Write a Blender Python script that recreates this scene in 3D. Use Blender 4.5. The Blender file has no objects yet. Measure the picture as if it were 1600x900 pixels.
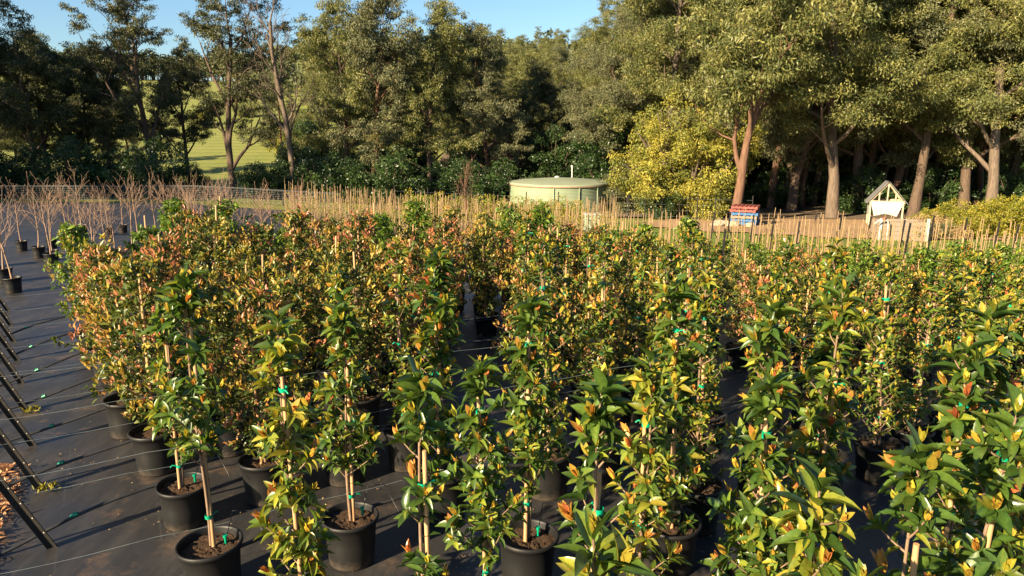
import bpy, math, random
import numpy as np
from mathutils import Vector

# ------------------------------------------------------------------ camera, sky, sun, exposure
SC = bpy.context.scene
COL = SC.collection
R = math.radians
CAM_H = 2.75
PITCH = R(12.5)
cam_d = bpy.data.cameras.new("camera")
cam = bpy.data.objects.new("camera", cam_d)
COL.objects.link(cam)
cam.location = (0, 0, CAM_H)
cam.rotation_euler = (R(90) - PITCH, 0, 0)
cam_d.sensor_width = 36
cam_d.lens = 36 * 1142 / 1600
cam_d.clip_start = 0.05
cam_d.clip_end = 3000
SC.camera = cam

SUN_EL = R(23)
SUN_AZ = R(226)            # compass direction the sun stands in (0 = +Y, clockwise)
world = bpy.data.worlds.new("World")
SC.world = world
world.use_nodes = True
wn = world.node_tree
wn.nodes.clear()
w_out = wn.nodes.new("ShaderNodeOutputWorld")
w_bg = wn.nodes.new("ShaderNodeBackground")
w_sky = wn.nodes.new("ShaderNodeTexSky")
w_sky.sky_type = 'NISHITA'
w_sky.sun_disc = False
w_sky.sun_elevation = SUN_EL
w_sky.sun_rotation = SUN_AZ
w_sky.air_density = 1.15
w_sky.dust_density = 0.3
w_sky.ozone_density = 2.0
w_bg.inputs[1].default_value = 0.05
w_mx = wn.nodes.new("ShaderNodeMix"); w_mx.data_type = 'RGBA'; w_mx.blend_type = 'MULTIPLY'; w_mx.inputs[0].default_value = 1.0
w_mx.inputs[7].default_value = (.66, .82, 1.0, 1)
wn.links.new(w_sky.outputs[0], w_mx.inputs[6])
wn.links.new(w_mx.outputs[2], w_bg.inputs[0])
wn.links.new(w_bg.outputs[0], w_out.inputs[0])

sun_d = bpy.data.lights.new("sun", 'SUN')
sun_d.energy = 5.0
sun_d.angle = R(0.55)
sun_d.color = (1.0, 0.80, 0.52)
sun = bpy.data.objects.new("sun", sun_d)
COL.objects.link(sun)
ldir = Vector((-math.sin(SUN_AZ) * math.cos(SUN_EL), -math.cos(SUN_AZ) * math.cos(SUN_EL), -math.sin(SUN_EL)))
sun.rotation_euler = ldir.to_track_quat('-Z', 'Y').to_euler()
SC.view_settings.view_transform = 'Standard'
SC.view_settings.look = 'None'
SC.view_settings.gamma = 1
SC.view_settings.exposure = 1.85
try:
    SC.cycles.max_bounces = 6
    SC.cycles.diffuse_bounces = 3
    SC.cycles.transmission_bounces = 4
    SC.cycles.transparent_max_bounces = 4
except Exception:
    pass

rng = np.random.default_rng(7)
random.seed(7)

# ------------------------------------------------------------------ terrain height and pixel helper
def sp(q, w):
    return w * np.logaddexp(0.0, np.asarray(q, float) / w)

def height(x, y):
    x = np.asarray(x, float); y = np.asarray(y, float)
    kx = np.where(x < 0, np.maximum(x, -16), 0.25 * np.minimum(x, 60))
    yc = 60 - sp(60 - y, 3.0)
    q = sp(yc + kx - 8, 1.5)
    z = -4.2 * (1 - np.exp(-0.085 * q / 4.2))
    far = 0.105 * sp(y - 72, 8.0)
    far = 31 - sp(31 - far, 4.0)
    bumps = 0.2 * np.sin(x * 0.021 + 1.3) * np.clip((y - 70) / 100, 0, 1) * 10
    return z + far + bumps

def H0(x, y):
    return float(height(x, y))

F_PX = 1142.0
def at_y(px, y, z=None):
    """point seen in column px at forward distance y, on the ground"""
    x = 0.0
    zz = 0.0
    for _ in range(8):
        zz = H0(x, y)
        d = y * math.cos(PITCH) + (CAM_H - zz) * math.sin(PITCH)
        x = (px - 800) / F_PX * d
    return x, y, H0(x, y)

# ------------------------------------------------------------------ materials
MATS = {}
def nmat(name):
    m = bpy.data.materials.new(name)
    m.use_nodes = True
    nt = m.node_tree
    nt.nodes.clear()
    out = nt.nodes.new("ShaderNodeOutputMaterial")
    MATS[name] = m
    return m, nt, out

def node(nt, typ, **kw):
    n = nt.nodes.new(typ)
    for k, v in kw.items():
        setattr(n, k, v)
    return n

def ramp(nt, fac, stops, interp='LINEAR'):
    r = nt.nodes.new("ShaderNodeValToRGB")
    el = r.color_ramp
    el.interpolation = interp
    while len(el.elements) < len(stops):
        el.elements.new(0.5)
    for e, (p, c) in zip(el.elements, stops):
        e.position = p
        e.color = (c[0], c[1], c[2], 1)
    nt.links.new(fac, r.inputs[0])
    return r.outputs[0]

def noise(nt, scale, detail=4, rough=0.6, coord='Object', stretch=None, dist=0.0):
    tc = nt.nodes.new("ShaderNodeTexCoord")
    src = tc.outputs[coord]
    if stretch:
        mp = nt.nodes.new("ShaderNodeMapping")
        mp.inputs['Scale'].default_value = stretch
        nt.links.new(src, mp.inputs[0]); src = mp.outputs[0]
    n = nt.nodes.new("ShaderNodeTexNoise")
    n.inputs['Scale'].default_value = scale
    n.inputs['Detail'].default_value = detail
    n.inputs['Roughness'].default_value = rough
    n.inputs['Distortion'].default_value = dist
    nt.links.new(src, n.inputs['Vector'])
    return n.outputs[0]

def world_noise(nt, scale, detail=4, rough=0.6, stretch=None):
    g = nt.nodes.new("ShaderNodeNewGeometry")
    src = g.outputs['Position']
    if stretch:
        mp = nt.nodes.new("ShaderNodeMapping")
        mp.inputs['Scale'].default_value = stretch
        nt.links.new(src, mp.inputs[0]); src = mp.outputs[0]
    n = nt.nodes.new("ShaderNodeTexNoise")
    n.inputs['Scale'].default_value = scale
    n.inputs['Detail'].default_value = detail
    n.inputs['Roughness'].default_value = rough
    nt.links.new(src, n.inputs['Vector'])
    return n.outputs[0]

def mixc(nt, fac, a, b, mode='MIX'):
    m = nt.nodes.new("ShaderNodeMix")
    m.data_type = 'RGBA'; m.blend_type = mode
    for s, v in ((m.inputs[0], fac), (m.inputs[6], a), (m.inputs[7], b)):
        if hasattr(v, 'node'):
            nt.links.new(v, s)
        elif isinstance(v, (int, float)):
            s.default_value = v
        else:
            s.default_value = (v[0], v[1], v[2], 1)
    return m.outputs[2]

def principled(nt, out, color, rough=0.7, bump=None, bump_s=0.3, bump_d=0.01, spec=0.5, metallic=0.0):
    p = nt.nodes.new("ShaderNodeBsdfPrincipled")
    if hasattr(color, 'node'):
        nt.links.new(color, p.inputs['Base Color'])
    else:
        p.inputs['Base Color'].default_value = (*color, 1)
    if hasattr(rough, 'node'):
        nt.links.new(rough, p.inputs['Roughness'])
    else:
        p.inputs['Roughness'].default_value = rough
    p.inputs['Specular IOR Level'].default_value = spec
    p.inputs['Metallic'].default_value = metallic
    if bump is not None:
        b = nt.nodes.new("ShaderNodeBump")
        b.inputs['Strength'].default_value = bump_s
        b.inputs['Distance'].default_value = bump_d
        nt.links.new(bump, b.inputs['Height'])
        nt.links.new(b.outputs[0], p.inputs['Normal'])
    if out is not None:
        nt.links.new(p.outputs[0], out.inputs[0])
    return p

def simple(name, c1, c2, scale=8, rough=0.7, stretch=None, bump_s=0.2, bump_d=0.01, spec=0.4, metallic=0.0):
    m, nt, out = nmat(name)
    n = noise(nt, scale, 5, 0.65, 'Object', stretch)
    c = ramp(nt, n, [(0.32, c1), (0.68, c2)])
    principled(nt, out, c, rough, n, bump_s, bump_d, spec, metallic)
    return m

def leaf_mat(name, stops, rough=0.35, trans=0.28, tcol=1.6, spec=0.5, var=0.35, mottle=0.0):
    """colour from the 'tint' attribute (leaf age), small variation leaf to leaf"""
    m, nt, out = nmat(name)
    at = node(nt, "ShaderNodeAttribute", attribute_name="tint")
    c = ramp(nt, at.outputs['Fac'], stops)
    g = nt.nodes.new("ShaderNodeNewGeometry")
    mr = nt.nodes.new("ShaderNodeMapRange")
    mr.inputs[3].default_value = 1 - var; mr.inputs[4].default_value = 1 + var
    nt.links.new(g.outputs['Random Per Island'], mr.inputs[0])
    hs = nt.nodes.new("ShaderNodeHueSaturation")
    nt.links.new(c, hs.inputs['Color']); nt.links.new(mr.outputs[0], hs.inputs['Value'])
    if mottle:
        nm = noise(nt, 55, 4, 0.7)
        cc = mixc(nt, 1.0, hs.outputs[0], ramp(nt, nm, [(0.32, (1 - mottle,) * 3), (0.7, (1 + mottle * .6,) * 3)]), 'MULTIPLY')
        rg_ = ramp(nt, noise(nt, 17, 3, 0.6), [(0.3, (rough * .8,) * 3), (0.7, (rough * 1.9,) * 3)])
        p = principled(nt, None, cc, rg_, nm, .25, .002, spec=spec)
    else:
        p = principled(nt, None, hs.outputs[0], rough, spec=spec)
    tr = nt.nodes.new("ShaderNodeBsdfTranslucent")
    bc = mixc(nt, 1.0, hs.outputs[0], (tcol, tcol * 1.0, tcol * 0.55), 'MULTIPLY')
    nt.links.new(bc, tr.inputs[0])
    mx = nt.nodes.new("ShaderNodeMixShader")
    mx.inputs[0].default_value = trans
    nt.links.new(p.outputs[0], mx.inputs[1]); nt.links.new(tr.outputs[0], mx.inputs[2])
    nt.links.new(mx.outputs[0], out.inputs[0])
    return m

M_GLOSSY = leaf_mat("glossy_leaf", [(0.0, (.026, .066, .014)), (0.25, (.085, .140, .020)), (0.45, (.24, .245, .028)),
                                    (0.68, (.44, .32, .04)), (0.85, (.46, .21, .045)), (1.0, (.36, .09, .04))], 0.25, 0.30, 1.6, 0.5, 0.35, 0.3)
M_BUSHY = leaf_mat("bushy_leaf", [(0.0, (.038, .068, .018)), (0.25, (.10, .125, .024)), (0.45, (.26, .235, .035)),
                                  (0.68, (.42, .285, .055)), (0.85, (.45, .225, .085)), (1.0, (.42, .15, .09))], 0.38, 0.30, 1.5, 0.4, 0.3)
M_GREEN = leaf_mat("fresh_leaf", [(0.0, (.06, .115, .015)), (0.4, (.13, .20, .022)), (0.7, (.25, .28, .03)),
                                  (1.0, (.36, .25, .05))], 0.38, 0.3, 1.6, 0.4)
M_EUC = leaf_mat("gum_leaf", [(0.0, (.062, .082, .027)), (0.5, (.125, .134, .040)), (1.0, (.20, .188, .055))], 0.5, 0.24, 1.3, 0.35, 0.4)
M_SHADEGUM = leaf_mat("shade_toned_gum_leaf", [(0.0, (.028, .038, .016)), (0.5, (.06, .068, .026)), (1.0, (.125, .12, .042))], 0.5, 0.2, 1.3, 0.35, 0.4)  # dark leaf tone that also stands in for shade on the left belt
M_EUCGREY = leaf_mat("grey_gum_leaf", [(0.0, (.065, .078, .04)), (0.5, (.115, .122, .06)), (1.0, (.17, .16, .07))], 0.55, 0.22, 1.3, 0.3, 0.4)
M_WATTLE = leaf_mat("wattle_leaf", [(0.0, (.10, .125, .03)), (0.5, (.225, .22, .038)), (1.0, (.37, .31, .052))], 0.55, 0.25, 1.3, 0.25, 0.3)
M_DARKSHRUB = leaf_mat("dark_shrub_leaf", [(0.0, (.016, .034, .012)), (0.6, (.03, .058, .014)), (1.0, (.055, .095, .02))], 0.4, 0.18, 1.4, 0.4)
M_YSHRUB = leaf_mat("garden_shrub_leaf", [(0.0, (.09, .11, .018)), (0.5, (.20, .20, .02)), (1.0, (.32, .25, .03))], 0.5, 0.25, 1.4, 0.3)
M_DRY = leaf_mat("dry_leaf", [(0.0, (.20, .13, .07)), (0.5, (.32, .22, .11)), (1.0, (.42, .30, .15))], 0.7, 0.2, 1.2, 0.2)
M_GRASSBLADE = leaf_mat("grass_blade", [(0.0, (.06, .11, .015)), (0.5, (.13, .19, .025)), (1.0, (.28, .26, .05))], 0.5, 0.25, 1.4, 0.3)
M_FARLEAF = leaf_mat("far_leaf", [(0.0, (.05, .066, .03)), (0.5, (.085, .098, .042)), (1.0, (.125, .128, .06))], 0.6, 0.12, 1.2, 0.2)

M_BARK = simple("gum_bark", (.045, .03, .021), (.125, .083, .056), 5, 0.85, (3, 3, .5), 0.8, 0.06)
M_BARKPALE = simple("pale_bark", (.06, .043, .032), (.165, .122, .087), 4, 0.8, (3, 3, .5), 0.7, 0.05)
M_BARKRED = simple("red_bark", (.08, .04, .026), (.175, .096, .057), 4, 0.85, (3, 3, .5), 0.7, 0.05)
M_TWIG = simple("bare_twig", (.19, .115, .075), (.34, .22, .145), 9, 0.75)
M_STEM = simple("sapling_stem", (.12, .075, .05), (.24, .16, .10), 14, 0.75)
M_BAMBOO = simple("bamboo", (.33, .18, .085), (.50, .31, .16), 5, 0.55, (1, 1, .4), 0.15, 0.003)
M_BAMBOOPALE = simple("weathered_bamboo", (.18, .115, .06), (.35, .235, .12), 4, 0.6, (1, 1, .4))
M_TIE = simple("green_tape", (.0, .20, .10), (.0, .32, .18), 20, 0.4)
M_TEAL = simple("green_fitting", (.0, .20, .11), (.0, .28, .15), 10, 0.35)
M_REDP = simple("red_fitting", (.32, .06, .04), (.42, .10, .06), 10, 0.5)
M_GREYP = simple("grey_fitting", (.20, .20, .20), (.36, .35, .34), 10, 0.5)
M_HOSE = simple("black_hose", (.012, .012, .012), (.03, .03, .03), 12, 0.4)
M_PICKET = simple("black_steel", (.008, .008, .008), (.022, .020, .018), 9, 0.6, None, .2, .003, .3)
M_RAIL = simple("weathered_rail", (.03, .032, .035), (.06, .063, .066), 3, .7)
M_HOLE = simple("bare_steel", (.4, .38, .34), (.55, .52, .46), 9, 0.5)
M_WIRE = simple("galvanised_wire", (.11, .14, .15), (.20, .24, .25), 9, 0.45, None, .1, .001, .5)
M_TANK = simple("tank_green", (.17, .215, .135), (.21, .255, .165), 1.2, 0.6)
M_TANKROOF = simple("tank_roof_green", (.195, .225, .15), (.24, .265, .18), 0.9, 0.6)
M_RUST = simple("leaf_litter_patch", (.16, .10, .06), (.30, .20, .13), 3, 0.9)
M_PIPE = simple("white_pipe", (.36, .36, .34), (.5, .49, .46), 5, 0.5)
M_PALRED = simple("red_paint", (.15, .03, .025), (.25, .075, .06), 4, 0.6)
M_PALBLUE = simple("blue_paint", (.015, .085, .22), (.05, .15, .31), 4, 0.6)
M_PINE = simple("raw_pine", (.33, .26, .17), (.47, .39, .27), 5, 0.65, (1, 1, 6))
M_GREYWOOD = simple("grey_timber", (.17, .13, .10), (.27, .22, .17), 4, 0.8, (6, 1, 1))
M_PLASTIC = simple("white_sheeting", (.30, .30, .285), (.46, .46, .44), 3, 0.4)
M_SLATE = simple("clear_roof_sheet", (.16, .16, .165), (.26, .26, .26), 3, 0.3)
M_CAB = simple("pale_green_cabinet", (.30, .37, .29), (.36, .43, .35), 2, 0.5)
M_ROCK = simple("stone", (.22, .17, .12), (.42, .34, .25), 3, 0.9, None, .6, .05)

# potting mix
m, nt, out = nmat("potting_mix")
n1 = noise(nt, 90, 6, 0.75)
c = ramp(nt, n1, [(0.30, (.018, .011, .008)), (0.52, (.07, .042, .025)), (0.66, (.17, .10, .055)), (0.8, (.30, .20, .11))])
principled(nt, out, c, 0.95, n1, 0.9, 0.02, 0.2)
M_SOIL = m
# black nursery pot: faint dusty base
m, nt, out = nmat("black_pot_plastic")
tc = nt.nodes.new("ShaderNodeTexCoord")
sx = nt.nodes.new("ShaderNodeSeparateXYZ"); nt.links.new(tc.outputs['Object'], sx.inputs[0])
n1 = noise(nt, 22, 5, 0.7)
ad = node(nt, "ShaderNodeMath", operation='MULTIPLY_ADD'); ad.inputs[1].default_value = 0.16; 
nt.links.new(n1, ad.inputs[0]); nt.links.new(sx.outputs[2], ad.inputs[2])
dust = ramp(nt, ad.outputs[0], [(0.05, (.07, .055, .042)), (0.15, (.012, .012, .012)), (0.5, (.009, .009, .0095))])
principled(nt, out, dust, 0.5, n1, 0.15, 0.004, 0.3)
M_POT = m

# woven weed mat with seams, tracks of soil and dust
m, nt, out = nmat("weed_mat")
g = nt.nodes.new("ShaderNodeNewGeometry")
mp = nt.nodes.new("ShaderNodeMapping"); mp.inputs['Rotation'].default_value = (0, 0, R(-28))
nt.links.new(g.outputs['Position'], mp.inputs[0])
def lines(axis, period, width):
    s = nt.nodes.new("ShaderNodeSeparateXYZ"); nt.links.new(mp.outputs[0], s.inputs[0])
    md = node(nt, "ShaderNodeMath", operation='PINGPONG'); md.inputs[1].default_value = period / 2
    nt.links.new(s.outputs[axis], md.inputs[0])
    lt = node(nt, "ShaderNodeMath", operation='LESS_THAN'); lt.inputs[1].default_value = width
    nt.links.new(md.outputs[0], lt.inputs[0])
    return lt.outputs[0]
n_big = world_noise(nt, 0.9, 5, 0.65)
n_fine = world_noise(nt, 60, 3, 0.7)
n_dirt = world_noise(nt, 2.3, 7, 0.72)
weave = nt.nodes.new("ShaderNodeTexWave"); weave.inputs['Scale'].default_value = 60; weave.inputs['Distortion'].default_value = 1.5
nt.links.new(mp.outputs[0], weave.inputs[0])
base = ramp(nt, n_big, [(0.3, (.013, .013, .0145)), (0.7, (.025, .0245, .0245))])
base = mixc(nt, 0.30, base, ramp(nt, weave.outputs[0], [(0, (.012, .012, .013)), (1, (.042, .041, .041))]))
streak = world_noise(nt, 1.6, 5, 0.7, (3.0, .5, 1))
base = mixc(nt, ramp(nt, streak, [(0.46, (0, 0, 0)), (0.66, (.6, .6, .6))]), base, (.052, .047, .043))
dirtf = ramp(nt, n_dirt, [(0.55, (0, 0, 0)), (0.68, (.7, .7, .7))])
base = mixc(nt, dirtf, base, ramp(nt, n_fine, [(0.3, (.06, .037, .023)), (0.7, (.15, .098, .06))]))
sp_f = ramp(nt, n_fine, [(0.72, (0, 0, 0)), (0.76, (.8, .8, .8))])
base = mixc(nt, sp_f, base, (.20, .12, .065))
l1 = lines(0, 0.62, .006); l2 = lines(1, 1.83, .007)
lm = ramp(nt, n_big, [(0.4, (.05, .05, .05)), (0.62, (.8, .8, .8))])
lmul = node(nt, "ShaderNodeMath", operation='MULTIPLY'); nt.links.new(lm, lmul.inputs[0]); nt.links.new(l1, lmul.inputs[1])
lmul2 = node(nt, "ShaderNodeMath", operation='MULTIPLY'); nt.links.new(lm, lmul2.inputs[0]); nt.links.new(l2, lmul2.inputs[1])
base = mixc(nt, lmul.outputs[0], base, (.045, .044, .042)); base = mixc(nt, lmul2.outputs[0], base, (.055, .052, .05))
rg = ramp(nt, n_big, [(0.3, (.38, .38, .38)), (0.75, (.6, .6, .6))])
principled(nt, out, base, rg, n_big, 0.5, 0.03, 0.5)
M_MAT = m

# grass / meadow ground
m, nt, out = nmat("meadow_ground")
a1 = world_noise(nt, 0.07, 6, 0.6); a2 = world_noise(nt, 1.4, 6, 0.75); a3 = world_noise(nt, 9, 4, 0.8)
c = ramp(nt, a1, [(0.35, (.165, .20, .04)), (0.55, (.24, .25, .06)), (0.7, (.33, .285, .10))])
c = mixc(nt, 0.5, c, ramp(nt, a2, [(0.3, (.10, .135, .024)), (0.7, (.29, .27, .07))]))
c = mixc(nt, 0.3, c, ramp(nt, a3, [(0.3, (.05, .08, .015)), (0.7, (.26, .27, .07))]))
wv = nt.nodes.new("ShaderNodeTexWave"); wv.bands_direction = 'Y'; wv.inputs['Scale'].default_value = .11; wv.inputs['Distortion'].default_value = 1.2
gg = nt.nodes.new("ShaderNodeNewGeometry"); nt.links.new(gg.outputs['Position'], wv.inputs[0])
c = mixc(nt, ramp(nt, wv.outputs[0], [(.6, (0, 0, 0)), (.9, (.35, .35, .35))]), c, (.09, .10, .03))
principled(nt, out, c, 0.9, a3, 0.6, 0.08, 0.2)
M_MEADOW = m
# lawn strip behind the stakes
m, nt, out = nmat("lawn_ground")
a1 = world_noise(nt, 0.5, 5, 0.6); a3 = world_noise(nt, 12, 5, 0.8)
c = ramp(nt, a1, [(0.35, (.10, .165, .02)), (0.65, (.17, .21, .035))])
c = mixc(nt, 0.5, c, ramp(nt, a3, [(0.3, (.05, .085, .012)), (0.7, (.20, .24, .05))]))
principled(nt, out, c, 0.9, a3, 0.7, 0.05, 0.2)
M_LAWN = m
# forest floor, yard dirt, mulch
M_FLOOR = simple("forest_floor", (.07, .05, .03), (.19, .13, .075), 1.5, 0.95, None, 0.8, 0.1)
m, nt, out = nmat("yard_dirt")
a1 = world_noise(nt, 0.35, 6, 0.65); a3 = world_noise(nt, 6, 6, 0.8)
c = ramp(nt, a1, [(0.35, (.27, .165, .085)), (0.65, (.42, .28, .155))])
c = mixc(nt, 0.4, c, ramp(nt, a3, [(0.3, (.20, .12, .065)), (0.7, (.48, .34, .21))]))
principled(nt, out, c, 0.95, a3, 0.8, 0.06, 0.15)
M_DIRT = m
m, nt, out = nmat("bark_mulch")
a3 = world_noise(nt, 45, 6, 0.8); a1 = world_noise(nt, 6, 4, 0.7)
c = ramp(nt, a3, [(0.3, (.07, .025, .012)), (0.5, (.28, .12, .05)), (0.72, (.55, .33, .17))])
principled(nt, out, c, 0.9, a3, 1.0, 0.04, 0.2)
M_MULCH = m
M_CHIP = leaf_mat("wood_chip", [(0.0, (.20, .08, .035)), (0.5, (.42, .20, .09)), (1.0, (.60, .38, .20))], 0.8, 0.02, 1.0, 0.2)

# ------------------------------------------------------------------ mesh collector
class G:
    def __init__(self):
        self.V = []; self.F = []; self.M = []; self.T = []; self.n = 0
    def add(self, V, F, mi=0, tint=0.5):
        V = np.asarray(V, float).reshape(-1, 3); F = np.asarray(F, int)
        self.V.append(V); self.F.append(F + self.n); self.M.append(np.full(len(F), mi, int))
        self.T.append(np.broadcast_to(np.asarray(tint, float), (len(V),)).copy())
        self.n += len(V)
    def mesh(self, name, mats, smooth=True):
        V = np.concatenate(self.V); T = np.concatenate(self.T)
        lv = np.concatenate([f.ravel() for f in self.F]); ln = np.concatenate([np.full(len(f), f.shape[1], int) for f in self.F])
        mi = np.concatenate(self.M)
        me = bpy.data.meshes.new(name)
        me.vertices.add(len(V)); me.vertices.foreach_set('co', V.ravel())
        me.loops.add(len(lv)); me.loops.foreach_set('vertex_index', lv)
        me.polygons.add(len(ln))
        st = np.zeros(len(ln), int); st[1:] = np.cumsum(ln)[:-1]
        me.polygons.foreach_set('loop_start', st)
        me.polygons.foreach_set('loop_total', ln)
        me.polygons.foreach_set('material_index', mi)
        me.polygons.foreach_set('use_smooth', np.full(len(ln), bool(smooth)))
        at = me.attributes.new('tint', 'FLOAT', 'POINT'); at.data.foreach_set('value', T)
        for mm in (mats if isinstance(mats, (list, tuple)) else [mats]):
            me.materials.append(mm)
        me.update(calc_edges=True); me.validate()
        return me
    def obj(self, name, mats, parent=None, smooth=True):
        o = bpy.data.objects.new(name, self.mesh(name, mats, smooth))
        COL.objects.link(o)
        if parent is not None:
            o.parent = parent
        return o

def tag(o, label, cat, group=None, kind=None):
    if label: o['label'] = label
    if cat: o['category'] = cat
    if group: o['group'] = group
    if kind: o['kind'] = kind
    return o

def empty(name, loc=(0, 0, 0), rz=0.0):
    o = bpy.data.objects.new(name, None)
    o.empty_display_size = 0.1
    COL.objects.link(o)
    o.location = loc; o.rotation_euler = (0, 0, rz)
    return o

def copy_tree(o, parent=None):
    c = o.copy(); COL.objects.link(c)
    if parent is not None:
        c.parent = parent
    for ch in list(KIDS.get(o.name, [])):
        cc = copy_tree(ch, c)
        KIDS.setdefault(c.name, []).append(cc)
    return c
KIDS = {}
def reg(root):
    """remember the children of a finished prototype so that copies are cheap"""
    KIDS[root.name] = list(root.children)
    for ch in root.children:
        reg(ch)
USED = set()
def use(proto):
    if proto.name not in USED:
        USED.add(proto.name); return proto
    c = copy_tree(proto); USED.add(c.name); return c

def frame_of(d):
    d = np.asarray(d, float); d = d / (np.linalg.norm(d) + 1e-9)
    a = np.array([0, 0, 1.0]) if abs(d[2]) < 0.9 else np.array([1.0, 0, 0])
    u = np.cross(d, a); u /= np.linalg.norm(u)
    return d, u, np.cross(d, u)

def tube(g, pts, rad, n=6, mi=0, cap=True, tint=0.5):
    P = np.asarray(pts, float); k = len(P)
    rad = np.broadcast_to(np.asarray(rad, float), (k,))
    T = np.gradient(P, axis=0)
    T /= (np.linalg.norm(T, axis=1, keepdims=True) + 1e-9)
    _, u, _ = frame_of(T[0])
    a = np.arange(n) * 2 * math.pi / n
    V = []
    for i in range(k):
        u = u - T[i] * np.dot(u, T[i]); u /= np.linalg.norm(u) + 1e-9
        w = np.cross(T[i], u)
        V.append(P[i] + rad[i] * (np.cos(a)[:, None] * u + np.sin(a)[:, None] * w))
    V = np.concatenate(V)
    F = []
    for i in range(k - 1):
        for j in range(n):
            F.append((i * n + j, i * n + (j + 1) % n, (i + 1) * n + (j + 1) % n, (i + 1) * n + j))
    g.add(V, F, mi, tint)
    if cap:
        g.add(V[:n], [tuple(range(n))[::-1]], mi, tint); g.add(V[-n:], [tuple(range(n))], mi, tint)

def box(g, c, s, mi=0, rz=0.0, axes=None, tint=0.5):
    c = np.asarray(c, float); s = np.asarray(s, float) / 2
    if axes is None:
        ca, sa = math.cos(rz), math.sin(rz)
        axes = np.array([[ca, sa, 0], [-sa, ca, 0], [0, 0, 1]])
    S = np.array([[-1, -1, -1], [1, -1, -1], [1, 1, -1], [-1, 1, -1], [-1, -1, 1], [1, -1, 1], [1, 1, 1], [-1, 1, 1]], float) * s
    V = c + S @ axes
    g.add(V, [(0, 3, 2, 1), (4, 5, 6, 7), (0, 1, 5, 4), (1, 2, 6, 5), (2, 3, 7, 6), (3, 0, 4, 7)], mi, tint)

def lathe(g, prof, n=28, mi=0, center=(0, 0, 0)):
    P = np.asarray(prof, float)
    a = np.arange(n) * 2 * math.pi / n
    V = np.stack([np.outer(P[:, 0], np.cos(a)), np.outer(P[:, 0], np.sin(a)), np.repeat(P[:, 1][:, None], n, 1)], -1).reshape(-1, 3) + np.asarray(center)
    F = []
    for i in range(len(P) - 1):
        for j in range(n):
            F.append((i * n + j, i * n + (j + 1) % n, (i + 1) * n + (j + 1) % n, (i + 1) * n + j))
    g.add(V, F, mi)

def leaf_template(rows, fold=0.22, droop=0.25):
    """unit leaf along +x, width +-0.5 on y, normal +z"""
    V = [(0, 0, 0)]; F = []
    ts = np.linspace(0, 1, rows + 2)[1:-1]
    for t in ts:
        w = 0.5 * (math.sin(math.pi * t ** 0.85)) ** 0.8
        z = -droop * t * t
        V += [(t, -w, z + fold * w), (t, 0, z), (t, w, z + fold * w)]
    V.append((1, 0, -droop))
    last = len(V) - 1
    F3 = [(0, 1, 2), (0, 2, 3)]
    F4 = []
    for i in range(rows - 1):
        a = 1 + 3 * i; b = a + 3
        F4 += [(a, b, b + 1, a + 1), (a + 1, b + 1, b + 2, a + 2)]
    a = 1 + 3 * (rows - 1)
    F3 += [(a, last, a + 1), (a + 1, last, a + 2)]
    return np.array(V, float), np.array(F3, int), (np.array(F4, int) if F4 else None)

LEAF_HI = leaf_template(4, 0.35, 0.28)
LEAF_MD = leaf_template(2, 0.35, 0.25)
LEAF_LO = (np.array([(0, 0, 0), (.45, -.5, 0), (1, 0, -.08), (.45, .5, 0)], float), None, np.array([(0, 1, 2, 3)], int))

def leaves(g, P, D, N, L, W, tint, tpl=LEAF_MD, mi=0, curl=None):
    """many leaves at once: base points P, long axes D, normals N, lengths L, widths W"""
    P = np.asarray(P, float); D = np.asarray(D, float); N = np.asarray(N, float)
    n = len(P)
    if n == 0:
        return
    L = np.broadcast_to(np.asarray(L, float), (n,)); W = np.broadcast_to(np.asarray(W, float), (n,))
    tint = np.broadcast_to(np.asarray(tint, float), (n,))
    D = D / (np.linalg.norm(D, axis=1, keepdims=True) + 1e-9)
    S = np.cross(N, D); S /= (np.linalg.norm(S, axis=1, keepdims=True) + 1e-9)
    N = np.cross(D, S)
    V, F3, F4 = tpl
    k = len(V)
    cz = np.ones(n) if curl is None else np.asarray(curl, float)
    X = V[None, :, 0, None] * (D * L[:, None])[:, None, :] + V[None, :, 1, None] * (S * W[:, None])[:, None, :] + \
        (V[None, :, 2] * (L * cz)[:, None])[:, :, None] * N[:, None, :]
    X = X + P[:, None, :]
    mid = np.where(np.abs(V[:, 1]) < 1e-6, .07, -.03) if k > 4 else np.zeros(k)
    base = np.arange(n) * k
    off = g.n
    g.V.append(X.reshape(-1, 3)); g.T.append(np.clip(tint[:, None] + mid[None], 0, 1).ravel()); g.n += n * k
    for Fq in (F3, F4):
        if Fq is not None:
            FF = (base[:, None, None] + Fq[None]).reshape(-1, Fq.shape[1]) + off
            g.F.append(FF); g.M.append(np.full(len(FF), mi, int))

def rdir(n, r):
    v = r.normal(size=(n, 3)); return v / np.linalg.norm(v, axis=1, keepdims=True)

# ------------------------------------------------------------------ the setting: ground sheets
def sheet(name, xs, ys, mat, dz, inside=None):
    X, Y = np.meshgrid(xs, ys)
    Z = height(X, Y) + dz
    V = np.stack([X, Y, Z], -1).reshape(-1, 3)
    nx = len(xs)
    F = []
    for j in range(len(ys) - 1):
        for i in range(nx - 1):
            if inside is None or inside((xs[i] + xs[i + 1]) / 2, (ys[j] + ys[j + 1]) / 2):
                a = j * nx + i
                F.append((a, a + 1, a + nx + 1, a + nx))
    g = G(); g.add(V, F)
    o = g.obj(name, mat)
    o['kind'] = 'structure'
    return o

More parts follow.
